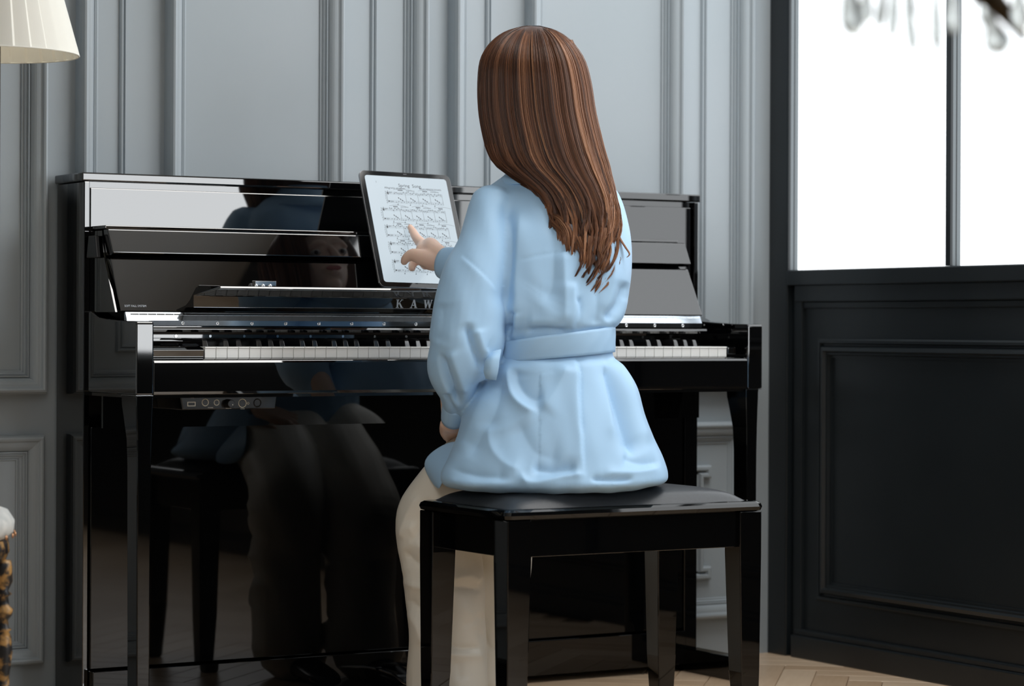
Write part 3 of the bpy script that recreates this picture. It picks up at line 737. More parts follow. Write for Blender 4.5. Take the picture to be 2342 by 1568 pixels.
# ------------------------------------------------------------------ the woman
PO = np.array((0., -.43, .0))
person = empty('person', tuple(PO), 'long-haired woman in belted light blue shirt, seated on the bench, pointing at the tablet', 'person')
def smoothpath(pts, n):
    pts = np.array(pts, float); m = len(pts); out = []
    t = np.linspace(0, m - 1, n)
    for q in t:
        i = min(int(q), m - 2); f = q - i
        p0 = pts[max(i - 1, 0)]; p1 = pts[i]; p2 = pts[i + 1]; p3 = pts[min(i + 2, m - 1)]
        out.append(.5 * ((2 * p1) + (-p0 + p2) * f + (2 * p0 - 5 * p1 + 4 * p2 - p3) * f * f + (-p0 + 3 * p1 - 3 * p2 + p3) * f ** 3))
    return np.array(out)
def limb(pts, radii, n=14, steps=None, flat=None, up=(0, 0, 1.)):
    """round-ended tapering tube through pts; radii per point (r or (ra, rb)) with rb along 'up'"""
    R_ = np.array([(r, r) if np.isscalar(r) else r for r in radii], float)
    data = np.hstack([np.array(pts, float), R_]); steps = steps or max(8, 5 * len(pts)); D = smoothpath(data, steps)
    Pp = D[:, :3]; Rr = np.maximum(D[:, 3:], .0008)
    T = np.gradient(Pp, axis=0); T /= np.linalg.norm(T, axis=1)[:, None]
    # caps
    rows_ = []
    def ringv(c, t, ra, rb):
        a = np.cross(t, up); a /= (np.linalg.norm(a) + 1e-9); b = np.cross(a, t); return [c + a * ra * math.cos(k) + b * rb * math.sin(k) for k in np.linspace(0, 2 * math.pi, n + 1)[:-1]]
    for q in (1.0, .85, .5): rows_.append(ringv(Pp[0] - T[0] * Rr[0].mean() * q * .95, T[0], *(Rr[0] * max(.06, math.sqrt(max(0, 1 - q * q))))))
    for c, t, r in zip(Pp, T, Rr): rows_.append(ringv(c, t, *r))
    for q in (.5, .85, 1.0): rows_.append(ringv(Pp[-1] + T[-1] * Rr[-1].mean() * q * .95, T[-1], *(Rr[-1] * max(.06, math.sqrt(max(0, 1 - q * q))))))
    V = [v for r in rows_ for v in r]; F = []
    for j in range(len(rows_) - 1):
        for k in range(n): F.append((j * n + k, j * n + (k + 1) % n, (j + 1) * n + (k + 1) % n, (j + 1) * n + k))
    F += [tuple(range(n)), tuple(range(len(rows_) * n - 1, (len(rows_) - 1) * n - 1, -1))]
    return V, F
def ball(c, r, n=20, m=12):
    r = (r, r, r) if np.isscalar(r) else r; V = []; F = []
    for j in range(1, m):
        t = math.pi * j / m
        for k in range(n): a = 2 * math.pi * k / n; V.append((c[0] + r[0] * math.sin(t) * math.cos(a), c[1] + r[1] * math.sin(t) * math.sin(a), c[2] + r[2] * math.cos(t)))
    for j in range(m - 2):
        for k in range(n): F.append((j * n + k, j * n + (k + 1) % n, (j + 1) * n + (k + 1) % n, (j + 1) * n + k))
    F += [tuple(range(n)), tuple(range((m - 1) * n - 1, (m - 2) * n - 1, -1))]
    return V, F
def loft(rings, n=64, p=2.2):
    """rings (py, xl, xr, Zc, depth half, [power]) measured across the view; interpolated smoothly"""
    R_ = smoothpath(rings, len(rings) * 5); V = []; F = []
    for py, xl, xr_, Zc, b in R_:
        c = at((xl + xr_) / 2, py, Zc); a = (xr_ - xl) / 2 * Zc / FPX
        for k in range(n):
            t = 2 * math.pi * k / n; cs, sn = math.cos(t), math.sin(t)
            V.append(c + RT * a * abs(cs) ** (2 / p) * np.sign(cs) + FW * b * abs(sn) ** (2 / p) * np.sign(sn))
    m = len(R_)
    for j in range(m - 1):
        for k in range(n): F.append((j * n + k, j * n + (k + 1) % n, (j + 1) * n + (k + 1) % n, (j + 1) * n + k))
    F += [tuple(range(n)), tuple(range(m * n - 1, (m - 1) * n - 1, -1))]
    return V, F
def fuse(parts, voxel, smooth=4):
    mb = MB()
    for V, F in parts: mb.add(V, F)
    o = mk('tmp', mb.V, mb.F, None)
    r = o.modifiers.new('r', 'REMESH'); r.mode = 'VOXEL'; r.voxel_size = voxel
    if smooth: s = o.modifiers.new('s', 'SMOOTH'); s.iterations = smooth; s.factor = .5
    bpy.context.view_layer.update()
    me = bpy.data.meshes.new_from_object(o.evaluated_get(bpy.context.evaluated_depsgraph_get()))
    bpy.data.objects.remove(o)
    co = np.empty(len(me.vertices) * 3); me.vertices.foreach_get('co', co)
    return me, co.reshape(-1, 3)
def normals(me):
    no = np.empty(len(me.vertices) * 3); me.vertices.foreach_get('normal', no); return no.reshape(-1, 3)
def setco(me, co, org=PO):
    me.vertices.foreach_set('co', (co - org).ravel()); me.update(); me.shade_smooth()
def polyd(X, Y, pts):
    """distance, signed distance and position 0..1 along a polyline"""
    best = np.full(len(X), 1e9); sg = np.zeros(len(X)); tt = np.zeros(len(X)); pts = np.array(pts, float)
    pts = smoothpath(pts, max(6, len(pts) * 4)) if len(pts) > 2 else pts
    L = np.r_[0, np.cumsum(np.linalg.norm(np.diff(pts, axis=0), axis=1))]
    for i in range(len(pts) - 1):
        a, b = pts[i], pts[i + 1]; d = b - a; l2 = d @ d
        t = np.clip(((X - a[0]) * d[0] + (Y - a[1]) * d[1]) / l2, 0, 1)
        ex = X - a[0] - t * d[0]; ey = Y - a[1] - t * d[1]; D = np.hypot(ex, ey)
        m = D < best; best[m] = D[m]; sg[m] = np.sign(ex * -d[1] + ey * d[0])[m]; tt[m] = ((L[i] + t * math.sqrt(l2)) / L[-1])[m]
    return best, best * -sg, tt
def sculpt(me, co, folds):
    """folds: (kind, pts, amp mm, width px[, extra]) r ridge, c crease, s lapped edge (raised on the right of the travel direction, extra=-1 left)"""
    no = normals(me); X, Y, Z = proj(co); face = np.clip(-(no @ FW) * 1.6, 0, 1)
    D = np.zeros(len(co))
    for f in folds:
        kind, pts, amp, wd = f[:4]; amp *= .001
        xs = [p[0] for p in pts]; ys = [p[1] for p in pts]; R_ = wd * 4 + (70 if kind == 's' else 0)
        m = (X > min(xs) - R_) & (X < max(xs) + R_) & (Y > min(ys) - R_) & (Y < max(ys) + R_) & (face > 0)
        if not m.any(): continue
        d, sd, t = polyd(X[m], Y[m], pts); end = np.clip(np.minimum(t, 1 - t) / .18, 0, 1); end = end * end * (3 - 2 * end)
        if kind == 'r': v = amp * np.exp(-(np.sqrt(d * d + 4) / wd) ** 1.15) * end
        elif kind == 'c': v = -amp * np.exp(-(np.sqrt(d * d + 2) / wd) ** 1.15) * end
        else:
            sgn = f[4] if len(f) > 4 else 1; q = sd * sgn; far_ = f[5] if len(f) > 5 else 40
            v = amp * (1 / (1 + np.exp(-np.clip(q / wd, -30, 30)))) * np.exp(-np.maximum(q, 0) / far_) * end
        D[m] += v * face[m]
    return co + no * D[:, None]
# ---- body (one continuous surface)
sL = at(1110, 480, 4.86); sR = np.array((.116, -.345, .950))
eL = at(1040, 815, 4.80); wL = at(1037, 968, 4.88)
wR = at(1018, 594, 5.06); eR = np.array((.070, -.160, .810))
neck0 = at(1262, 430, 4.92); hd = at(1222, 205, 4.95)
fwd = np.array((-.10, .985, -.12)); fwd /= np.linalg.norm(fwd)        # where she looks: at the tablet
upv = UP - fwd * (UP @ fwd); upv /= np.linalg.norm(upv); sdv = np.cross(fwd, upv)
def hp(a, f, u): return hd + sdv * a + fwd * f + upv * u            # right, forward, up
parts = []
def oriented(c, r, n=24, m=16):
    V, F = ball((0, 0, 0), 1, n, m); return [c + sdv * v[0] * r[0] + fwd * v[1] * r[1] + upv * v[2] * r[2] for v in V], F
parts.append(oriented(hp(0, -.005, .022), (.070, .088, .082)))        # cranium
parts.append(oriented(hp(0, .022, -.035), (.056, .066, .072)))        # face
parts.append(oriented(hp(0, .050, -.088), (.024, .026, .020)))        # chin
parts.append(limb([hp(0, .080, .012), hp(0, .094, -.012), hp(0, .098, -.030)], [.0065, .009, .0115], 10))   # nose
for s in (-1, 1):
    parts.append(oriented(hp(s * .013, .088, -.034), (.007, .010, .006), 10, 8))
    parts.append(oriented(hp(s * .030, .062, -.030), (.022, .022, .020), 12, 8))
    parts.append(limb([hp(s * .012, .080, .022), hp(s * .030, .077, .026), hp(s * .046, .066, .020)], [.006, .007, .005], 8))  # brow
    parts.append(limb([hp(s * .068, -.002, .012), hp(s * .077, -.012, .016), hp(s * .078, -.012, -.012), hp(s * .070, .0, -.034)], [.006, .007, .006, .005], 8))  # ear
parts.append(limb([hp(-.021, .079, -.060), hp(-.008, .087, -.057), hp(.008, .087, -.057), hp(.021, .079, -.060)], [.003, .0055, .0055, .003], 8))
parts.append(limb([hp(-.019, .077, -.066), hp(0, .085, -.069), hp(.019, .077, -.066)], [.003, .0065, .003], 8))
parts.append(limb([hp(0, -.012, -.05), hp(0, -.03, -.12), neck0 + [0, 0.03, .0], neck0 + [0, .03, -.06]], [.044, .040, .038, .036], 16))
0 and parts.append(limb([neck0 + [-.0, 0, -.03], sL + [.04, 0, -.01]], [.034, .030], 14)); 0 and parts.append(limb([neck0 + [0, 0, -.03], sR + [-.03, 0, -.01]], [.034, .030], 14))
parts.append(limb([neck0 + [0, .0, -.15], (-.005, -.36, .80), (-.015, -.385, .72), (-.02, -.41, .60), (-.01, -.415, .54)], [(.07, .05), (.095, .07), (.082, .065), (.10, .08), (.11, .085)], 20, up=(0, 1, 0)))
parts.append(limb([sL + [.03, 0, -.02], (sL + eL) / 2, eL, (eL * .5 + wL * .5), wL], [.028, .030, .026, .026, .0205], 14))
parts.append(limb([sR + [-.02, 0, -.02], (sR + eR) / 2, eR, (eR * .5 + wR * .5), wR], [.030, .036, .030, .027, .021], 14))
kL, kR = np.array((-.130, -.125, .395)), np.array((.030, -.075, .365)); aL, aR = np.array((-.118, -.135, .085)), np.array((.012, -.035, .085))
for k_, a_, x0_ in ((kL, aL, -.072), (kR, aR, .062)):
    parts.append(limb([(x0_, -.42, .515), ((x0_ + k_[0]) / 2, -.25, .49), k_, (k_ * .55 + a_ * .45) + [0, -.012, 0], a_], [.082, .070, .052, .046, .030], 16, up=(0, .7, .7)))
    parts.append(limb([a_ + [0, -.03, -.04], a_ + [0, .05, -.055], a_ + [0, .14, -.068]], [(.026, .028), (.034, .022), (.036, .014)], 12))
# hands: palm + five fingers
def hand(wr_, palmdir, back, thumb_side, fingers, thumb, sc=1.):
    """palmdir along the hand, back = direction out of the back of the hand; fingers: list of 4 (offset, base fwd, [segments dir in (along, back) with lengths])"""
    pd = np.array(palmdir, float); pd /= np.linalg.norm(pd); bk_ = np.array(back, float); bk_ -= pd * (bk_ @ pd); bk_ /= np.linalg.norm(bk_); sd_ = np.cross(pd, bk_) * thumb_side
    out = []
    L = .082 * sc
    for k_, o in enumerate((.027, .009, -.009, -.026)):
        out.append(limb([wr_ + sd_ * o * .45 * sc, wr_ + pd * L * .5 + sd_ * o * .85 * sc, wr_ + pd * L * (1.0 - .02 * k_) + sd_ * o * sc], [(.013, .014), (.0125, .0125), (.0105, .0105)], 10, up=bk_))
    for (o, segs, r) in fingers:
        p_ = wr_ + pd * L * .97 + sd_ * o * sc; pts = [p_ - pd * .012]; pts.append(p_); 
        for (a, b_, s_, l_) in segs: d = pd * a + bk_ * b_ + sd_ * s_; d = d / np.linalg.norm(d); p_ = p_ + d * l_ * sc; pts.append(p_)
        out.append(limb(pts, [r, r] + [r * .96, r * .90, r * .72][:len(segs)], 10, steps=22, up=bk_))
    pts = [wr_ + pd * .015 * sc + sd_ * .014 * sc]
    for (a, b_, s_, l_) in thumb: d = pd * a + bk_ * b_ + sd_ * s_; d = d / np.linalg.norm(d); pts.append(pts[-1] + d * l_ * sc)
    out.append(limb(pts, [.013, .0135, .0105, .0082][:len(pts)], 10, steps=20, up=bk_))
    return out
# right hand pointing at the screen: built from measured joints
def J(px, py, Z): return at(px, py, Z)
tip = on(938, 523, 1, .075); 
dr = ray(936, 521); tip = CAM + dr * (((BLp + ndir * .007 - CAM) @ ndir) / (dr @ ndir))
_, _, Zt = proj(tip)
Zw = 5.06
mcpI = J(966, 562, Zt - .055); mcpM = J(980, 556, Zt - .075); mcpR = J(990, 560, Zt - .062); mcpP = J(998, 568, Zt - .05)
rh = []
rh.append(limb([wR, J(995, 584, Zw + .02), J(972, 580, Zw + .05), mcpI], [.0215, .0215, .020, .0125], 12, steps=20))
rh.append(limb([wR, J(992, 578, Zw + .02), J(985, 566, Zw + .05), mcpM + [0, .0, .0]], [.020, .020, .018, .0110], 12))
rh.append(limb([wR, J(1000, 580, Zw + .04), mcpR], [.020, .018, .011], 12)); rh.append(limb([wR + [0, .008, 0], J(1004, 588, Zw + .05), mcpP + [0, .01, -.008]], [.018, .017, .011], 12))
rh.append(limb([J(962, 572, Zw + .045), J(966, 590, Zw + .03), J(985, 600, Zw + .015), J(1008, 600, Zw)], [.012, .0165, .018, .018], 12))  # heel
rh.append(limb([mcpI, J(951, 546, Zt - .030), J(943, 532, Zt - .012), tip], [.0118, .0098, .0084, .0066], 12, steps=24))   # index
rh.append(limb([mcpM, J(958, 585, Zt - .035), J(943, 606, Zt - .045), J(941, 615, Zt - .055)], [.0105, .0098, .0088, .0080], 12, steps=24))  # middle curled down
rh.append(limb([mcpR, J(975, 588, Zt - .025), J(968, 606, Zt - .040), J(972, 611, Zt - .055)], [.0105, .0095, .0082, .0075], 12, steps=24))
rh.append(limb([mcpP, J(992, 592, Zt - .025), J(985, 607, Zt - .038), J(989, 611, Zt - .05)], [.0095, .0085, .0076, .0068], 12, steps=24))
rh.append(limb([J(992, 596, Zw + .005), J(966, 591, Zw + .01), J(943, 584, Zw + .015), J(928, 592, Zw + .02), J(923, 601, Zw + .025)], [.018, .0165, .0125, .0098, .0076], 12, steps=28))  # thumb
parts += rh
# left hand resting on the thigh
parts += hand(wL, np.array((.11, .12, -.055)), (0, .25, 1), 1, [(.027, [(1, -.15, .05, .04), (1, -.45, 0, .024), (1, -.6, 0, .019)], .0086), (.009, [(1, -.15, 0, .043), (1, -.45, 0, .027), (1, -.6, 0, .02)], .0088), (-.009, [(1, -.2, 0, .04), (1, -.5, 0, .025), (1, -.6, 0, .02)], .0084), (-.026, [(1, -.2, -.08, .031), (1, -.5, 0, .019), (1, -.6, 0, .017)], .0074)], [(.6, -.2, .7, .038), (.9, -.2, .35, .030), (1, -.2, .15, .024)])
me, co = fuse(parts, .0034, 3)
setco(me, co); link('body', me, SKIN, person)
# eyes, nails
for s in (-1, 1):
    c = hp(s * .031, .0685, .004)
    V, F = oriented(c, (.0125, .0115, .0080), 16, 10); mk('eye', V, F, pbr('eye_white', (.5, .48, .46, 1), .3), person, smooth=True)
    V, F = oriented(hp(s * .031 - .002, .0775, .001), (.0055, .0035, .0055), 12, 8); mk('iris', V, F, pbr('iris', (.03, .015, .01, 1), .1), person, smooth=True)
V, F = oriented(hp(0, .0895, -.063), (.019, .0035, .0065), 16, 8); mk('lips', V, F, pbr('lips', (.5, .16, .15, 1), .35), person, smooth=True)
# ---- shirt
T_ = [(378, 1185, 1320, 4.955, .055), (396, 1158, 1345, 4.95, .066), (412, 1136, 1376, 4.945, .076), (428, 1112, 1400, 4.935, .078), (446, 1086, 1414, 4.93, .088), (480, 1072, 1428, 4.92, .100), (540, 1078, 1440, 4.90, .112), (620, 1090, 1444, 4.885, .118), (680, 1105, 1436, 4.875, .120), (720, 1122, 1426, 4.87, .122), (742, 1135, 1414, 4.865, .118), (752, 1142, 1403, 4.86, .108), (790, 1142, 1401, 4.86, .106), (815, 1134, 1404, 4.86, .108), (835, 1120, 1428, 4.855, .118), (880, 1094, 1456, 4.85, .130), (940, 1062, 1474, 4.835, .142), (1000, 1046, 1498, 4.82, .150), (1045, 1026, 1520, 4.81, .156), (1078, 1012, 1531, 4.80, .160), (1098, 1012, 1526, 4.795, .162), (1110, 1022, 1490, 4.80, .156), (1116, 1040, 1460, 4.805, .150)]
shp = [loft(T_, 72, 2.15)]
cuffL = at(1036, 950, 4.87)
shp.append(limb([at(1122, 478, 4.87), at(1112, 560, 4.845), at(1085, 650, 4.82), at(1071, 740, 4.80), at(1064, 800, 4.79), at(1043, 850, 4.80), at(1046, 898, 4.825), at(1040, 938, 4.86)], [(.045, .05), (.055, .060), (.066, .068), (.0700, .070), (.0695, .068), (.0545, .055), (.034, .040), (.019, .024)], 28, steps=48, up=FW))
shp.append(limb([sR + [.0, 0, 0], (sR * .5 + eR * .5) + [.01, 0, -.01], eR + [.0, .0, -.01], eR * .45 + wR * .55 + [0, 0, -.012], wR * .80 + eR * .20], [.046, .052, .048, .042, .035], 24, steps=34))
me, co = fuse(shp, .0036, 5)
FOLDS = [
 # centre pleat of the back
 ('s', [(1318, 640), (1316, 672), (1323, 700), (1322, 725), (1312, 756)], 8, 1.6, -1, 26),
 ('c', [(1318, 672), (1324, 705), (1312, 752)], 8, 5),
 ('r', [(1288, 560), (1291, 640), (1293, 700), (1292, 750)], 8, 20),
 ('c', [(1262, 470), (1265, 560), (1262, 650), (1235, 700)], 10, 34),
 # yoke and armhole seams
 ('c', [(1180, 597), (1230, 582), (1300, 568)], 1.6, 3), ('s', [(1048, 580), (1085, 612), (1115, 640), (1142, 668)], 3, 1.4, -1, 18), ('c', [(1048, 580), (1085, 612), (1115, 640), (1142, 668)], 1.5, 3),
 # drape between sleeve and back
 ('c', [(1142, 452), (1162, 500), (1167, 560), (1163, 640), (1152, 720)], 13, 19),
 ('r', [(1187, 470), (1180, 560), (1176, 640), (1180, 705), (1172, 772)], 9, 18),
 ('c', [(1175, 708), (1170, 735), (1158, 770)], 16, 6), ('r', [(1184, 712), (1182, 745), (1172, 778)], 7, 6),

 ('c', [(1198, 757), (1250, 752), (1300, 755)], 8, 6),
 ('r', [(1205, 735), (1260, 735), (1296, 742)], 4, 14),
 # right side of the back
 ('c', [(1432, 640), (1418, 690), (1400, 715), (1386, 735)], 16, 12), ('r', [(1438, 678), (1425, 712), (1402, 745)], 7, 10),
 ('r', [(1388, 470), (1402, 560), (1398, 650), (1376, 735)], 9, 20), ('c', [(1362, 640), (1366, 700), (1362, 748)], 5, 12),
 # left sleeve
 ('c', [(1066, 736), (1076, 775), (1092, 815), (1108, 850)], 16, 9), ('r', [(1092, 750), (1106, 800), (1122, 800)], 7, 13),
 ('c', [(1008, 806), (1018, 842), (1036, 885), (1056, 935)], 17, 8), ('r', [(1000, 808), (1010, 860), (1034, 912)], 5, 10), ('r', [(1030, 800), (1052, 860), (1066, 905)], 8, 16),
 ('c', [(1020, 898), (1030, 925), (1050, 950)], 8, 6), ('c', [(1010, 690), (1012, 745), (1000, 790)], 4, 20),
 # skirt of the shirt
 ('s', [(1313, 806), (1325, 845), (1326, 900), (1331, 980), (1334, 1040), (1338, 1088)], 10, 1.6, -1, 42),
 ('c', [(1316, 812), (1326, 850), (1328, 920), (1333, 1000)], 6, 4),
 ('c', [(1384, 808), (1398, 860), (1418, 925), (1440, 990), (1460, 1045)], 24, 17), ('r', [(1376, 806), (1388, 860), (1398, 930), (1404, 1010)], 6, 9), ('r', [(1412, 806), (1440, 870), (1464, 950), (1490, 1020)], 12, 22),
 ('r', [(1166, 830), (1163, 872), (1176, 908), (1206, 934), (1236, 942)], 10, 11), ('c', [(1184, 838), (1184, 872), (1210, 905), (1250, 910)], 9, 20), ('r', [(1240, 940), (1272, 895), (1300, 830)], 6, 22),
 ('c', [(1146, 850), (1134, 930), (1100, 1000), (1070, 1050)], 9, 22), ('r', [(1112, 890), (1084, 960), (1050, 1040)], 6, 20),
 ('r', [(1116, 960), (1126, 1020), (1160, 1062), (1205, 1080)], 7, 22), ('c', [(1185, 960), (1225, 1030), (1290, 1050)], 6, 36),
 ('r', [(1196, 1072), (1202, 1098), (1230, 1104), (1290, 1090), (1350, 1084)], 9, 10), ('c', [(1215, 1066), (1265, 1074), (1325, 1066)], 10, 13),
 ('c', [(1350, 1092), (1400, 1094), (1455, 1092)], 9, 6), ('r', [(1380, 1080), (1450, 1078), (1518, 1066)], 7, 12), ('c', [(1425, 1040), (1475, 1056), (1515, 1050)], 9, 17),
 ('r', [(1020, 1096), (1080, 1108), (1180, 1106)], 5, 8), ('c', [(1030, 1070), (1090, 1086), (1170, 1092)], 6, 14)]
co = sculpt(me, co, FOLDS)
# broad soft undulation of the cloth
X_, Y_, Z_ = proj(co); no_ = normals(me)
und = .0010 * np.sin(X_ * .045 + Y_ * .012) * np.sin(Y_ * .022 + 1) + .0005 * np.sin(X_ * .10 - Y_ * .035 + 2)
co = co + no_ * und[:, None]
setco(me, co)
shirt = link('shirt', me, SHIRT, person)
# sash
def band(fn_top, fn_bot, rings_at, off, th, name, a0=0, a1=2 * math.pi, n=120, lumps=0):
    V = []; F = []; R0 = smoothpath(T_, 400)
    def ring(py, k):
        i = np.argmin(abs(R0[:, 0] - py)); _, xl, xr_, Zc, b = R0[i]; c = at((xl + xr_) / 2, py, Zc); a = (xr_ - xl) / 2 * Zc / FPX
        t = k; cs, sn = math.cos(t), math.sin(t); p = 2.15
        return c + RT * (a + off) * abs(cs) ** (2 / p) * np.sign(cs) + FW * (b + off) * abs(sn) ** (2 / p) * np.sign(sn)
    return ring
V = []; F = []; n = 120; lvn = 8
R0 = np.array(smoothpath(T_, 60)); WR = [790, 1142, 1401, 4.86, .106]
for j in range(lvn + 1):
    for k in range(n):
        t = 2 * math.pi * k / n; cs, sn = math.cos(t), math.sin(t)
        u = .5 + .5 * cs                                   # 0 left .. 1 right across the view
        top = 784 + (744 - 784) * u ** .9; bot = 832 + (803 - 832) * u ** .8
        py = top + (bot - top) * j / lvn
        off = .0085 + .0018 * math.sin(j / lvn * math.pi) + .0006 * math.sin(k * .9 + j)
        c = at(1271.5, py, 4.86); a = 129.5 * 4.86 / FPX
        V.append(c + RT * (a + off * .6) * abs(cs) ** .93 * np.sign(cs) + FW * (.107 + off) * abs(sn) ** .93 * np.sign(sn))
for j in range(lvn):
    for k in range(n): F.append((j * n + k, j * n + (k + 1) % n, (j + 1) * n + (k + 1) % n, (j + 1) * n + k))
bl_ = mk('belt', V, F, SHIRT, person, smooth=True); q = bl_.modifiers.new('s', 'SOLIDIFY'); q.thickness = .003
# hanging loop of the sash at her left
def quadstrip(name, L, mat, th=.004, sub=2):
    V = []; F = []
    for a, b_ in L: V += [a, b_]
    for i in range(len(L) - 1): F.append((2 * i, 2 * i + 1, 2 * i + 3, 2 * i + 2))
    o = mk(name, V, F, mat, person, smooth=True); s = o.modifiers.new('s', 'SOLIDIFY'); s.thickness = th; s.offset = 0
    if sub: s = o.modifiers.new('b', 'SUBSURF'); s.levels = 2; s.render_levels = 2
    return o
quadstrip('belt_loop', [(at(1120, 806, 4.748), at(1147, 800, 4.742)), (at(1110, 828, 4.732), at(1143, 822, 4.728)), (at(1107, 850, 4.730), at(1140, 850, 4.728)), (at(1112, 866, 4.734), at(1136, 869, 4.732))], SHIRT, sub=0)
# shirt front corner hanging at the left of the seat
quadstrip('shirt_tail', [(at(1050, 1000, 4.90), at(1075, 1030, 4.84)), (at(1000, 1022, 4.93), at(1040, 1062, 4.84)), (at(966, 1052, 4.95), at(1022, 1086, 4.83)), (at(975, 1082, 4.94), at(1014, 1112, 4.83)), (at(1000, 1118, 4.90), at(1008, 1120, 4.84))], SHIRT, .003)
# collar
V = []; F = []; n = 40
for j, (py, sx_, b_) in enumerate(((370, 66, .056), (382, 76, .064), (402, 98, .078), (424, 128, .092))):
    for k in range(n):
        t = 2 * math.pi * k / n; c = at(1250 - (4 - j) * 2, py, 4.945); V.append(c + RT * sx_ * 4.945 / FPX * math.cos(t) + FW * b_ * math.sin(t))
for j in range(3):
    for k in range(n): F.append((j * n + k, j * n + (k + 1) % n, (j + 1) * n + (k + 1) % n, (j + 1) * n + k))
o = mk('collar', V, F, SHIRT, person, smooth=True); q = o.modifiers.new('s', 'SOLIDIFY'); q.thickness = .003
# cuffs
def cuff(c0, c1, r0, r1, name='cuff', th=.0035):
    c0 = np.array(c0); c1 = np.array(c1); V = []; F = []; n = 36; d = (c1 - c0); L = np.linalg.norm(d); d /= L; a = np.cross(d, UP); a /= np.linalg.norm(a); b_ = np.cross(d, a)
    for j in range(7):
        t = j / 6; r = r0 + (r1 - r0) * t + .0012 * math.sin(t * math.pi)
        for k in range(n): an = 2 * math.pi * k / n; rr = r * (1 + .03 * math.sin(3 * an + 2 * t)); V.append(c0 + d * L * t + (a * math.cos(an) + b_ * math.sin(an)) * rr)
    for j in range(6):
        for k in range(n): F.append((j * n + k, j * n + (k + 1) % n, (j + 1) * n + (k + 1) % n, (j + 1) * n + k))
    o = mk(name, V, F, SHIRT, person, smooth=True); q = o.modifiers.new('s', 'SOLIDIFY'); q.thickness = th; return o
cuff(at(1050, 612, 5.035), at(1016, 602, 5.06), .036, .0315)
cuff(at(1046, 922, 4.84), at(1038, 962, 4.872), .027, .0235)
# ---- trousers
tp = []
for k_, a_, x0_, rk in ((kL, aL, -.070, .082), (kR, aR, .058, .086)):
    tp.append(limb([(x0_, -.43, .525), ((x0_ + k_[0]) / 2, -.25, .488), k_ + [0, .0, -.01], k_ * .62 + a_ * .38 + [0, -.012, 0], k_ * .25 + a_ * .75 + [0, -.012, 0], a_ + [0, -.01, -.02]], [.086, .086, rk, .078, .076, .080], 28, steps=60, up=(0, .7, .7)))
tp.append(limb([(-.06, -.42, .52), (.06, -.42, .52)], [.095, .095], 20))
me, co = fuse(tp, .0042, 4)
PF = [('r', [(915, 1290), (925, 1330), (990, 1350)], 9, 14), ('c', [(925, 1255), (960, 1290), (1040, 1310)], 8, 16), ('r', [(940, 1190), (960, 1240), (1000, 1290)], 7, 15),
      ('r', [(1040, 1325), (1080, 1318), (1100, 1335)], 9, 10), ('c', [(1035, 1342), (1085, 1345), (1105, 1352)], 9, 8), ('r', [(1085, 1290), (1105, 1320), (1112, 1360), (1104, 1420)], 7, 9),
      ('c', [(930, 1370), (975, 1400), (1010, 1420)], 8, 14), ('r', [(930, 1400), (960, 1430), (975, 1480)], 6, 12),
      ('c', [(1020, 1478), (1070, 1484), (1110, 1480)], 8, 6), ('r', [(1020, 1496), (1070, 1498), (1120, 1500)], 7, 9), ('c', [(1108, 1440), (1120, 1470), (1135, 1490)], 6, 6),
      ('r', [(1060, 1380), (1085, 1410), (1100, 1440)], 4, 14), ('c', [(1060, 1430), (1090, 1420), (1105, 1400)], 3, 8), ('r', [(960, 1130), (935, 1180), (918, 1240)], 5, 12), ('c', [(985, 1140), (965, 1200), (950, 1250)], 6, 12),
      ('c', [(1055, 1510), (1060, 1558)], 4, 12)]
co = sculpt(me, co, PF)
zz_ = co[:, 2]; und = .0022 * np.sin(zz_ * 38 + co[:, 0] * 25) * np.sin(co[:, 0] * 60 + co[:, 1] * 30)
co = co + normals(me) * und[:, None]
# keep the cloth off the floor and the thigh tops free of sag
setco(me, co); link('trousers', me, PANTS, person)
# shoes
for a_ in (aL, aR):
    V, F = limb([a_ + [0, -.045, -.052], a_ + [0, 0, -.050], a_ + [0, .07, -.058], a_ + [0, .135, -.066], a_ + [0, .175, -.070]], [(.028, .030), (.032, .032), (.037, .024), (.036, .016), (.022, .011)], 20, steps=30)
    V = [(v[0], v[1], max(v[2], .004)) for v in V]
    mk('shoe', V, F, SHOE, person, smooth=True)
# ---- hair
HAIRC = [(59, 1205, 1221, 4.955, .006), (63, 1186, 1242, 4.953, .026), (71, 1163, 1262, 4.952, .048), (84, 1142, 1283, 4.950, .068), (106, 1120, 1305, 4.947, .090), (140, 1103, 1326, 4.944, .106), (190, 1098, 1340, 4.942, .112), (250, 1100, 1350, 4.938, .112), (300, 1108, 1362, 4.930, .108), (345, 1120, 1374, 4.920, .102), (375, 1136, 1384, 4.908, .094), (395, 1160, 1388, 4.896, .084), (420, 1196, 1395, 4.880, .072), (450, 1226, 1402, 4.866, .060), (490, 1244, 1408, 4.850, .050), (540, 1256, 1408, 4.838, .042), (590, 1280, 1398, 4.830, .036), (640, 1300, 1385, 4.825, .030), (690, 1312, 1362, 4.822, .024)]
RG = smoothpath(HAIRC, 240); RY = RG[:, 0]
def hring(py): return np.array([np.interp(py, RY, RG[:, i]) for i in range(1, 5)])
# hair mass
base = [tuple((r[0], r[1] + (4 if r[0] < 400 else 9), r[2] - (4 if r[0] < 400 else 12), r[3], r[4] * .90)) for r in HAIRC[:-1]]
base[0] = (62, 1208, 1218, 4.955, .005)
V, F = loft(base, 48, 2.1)
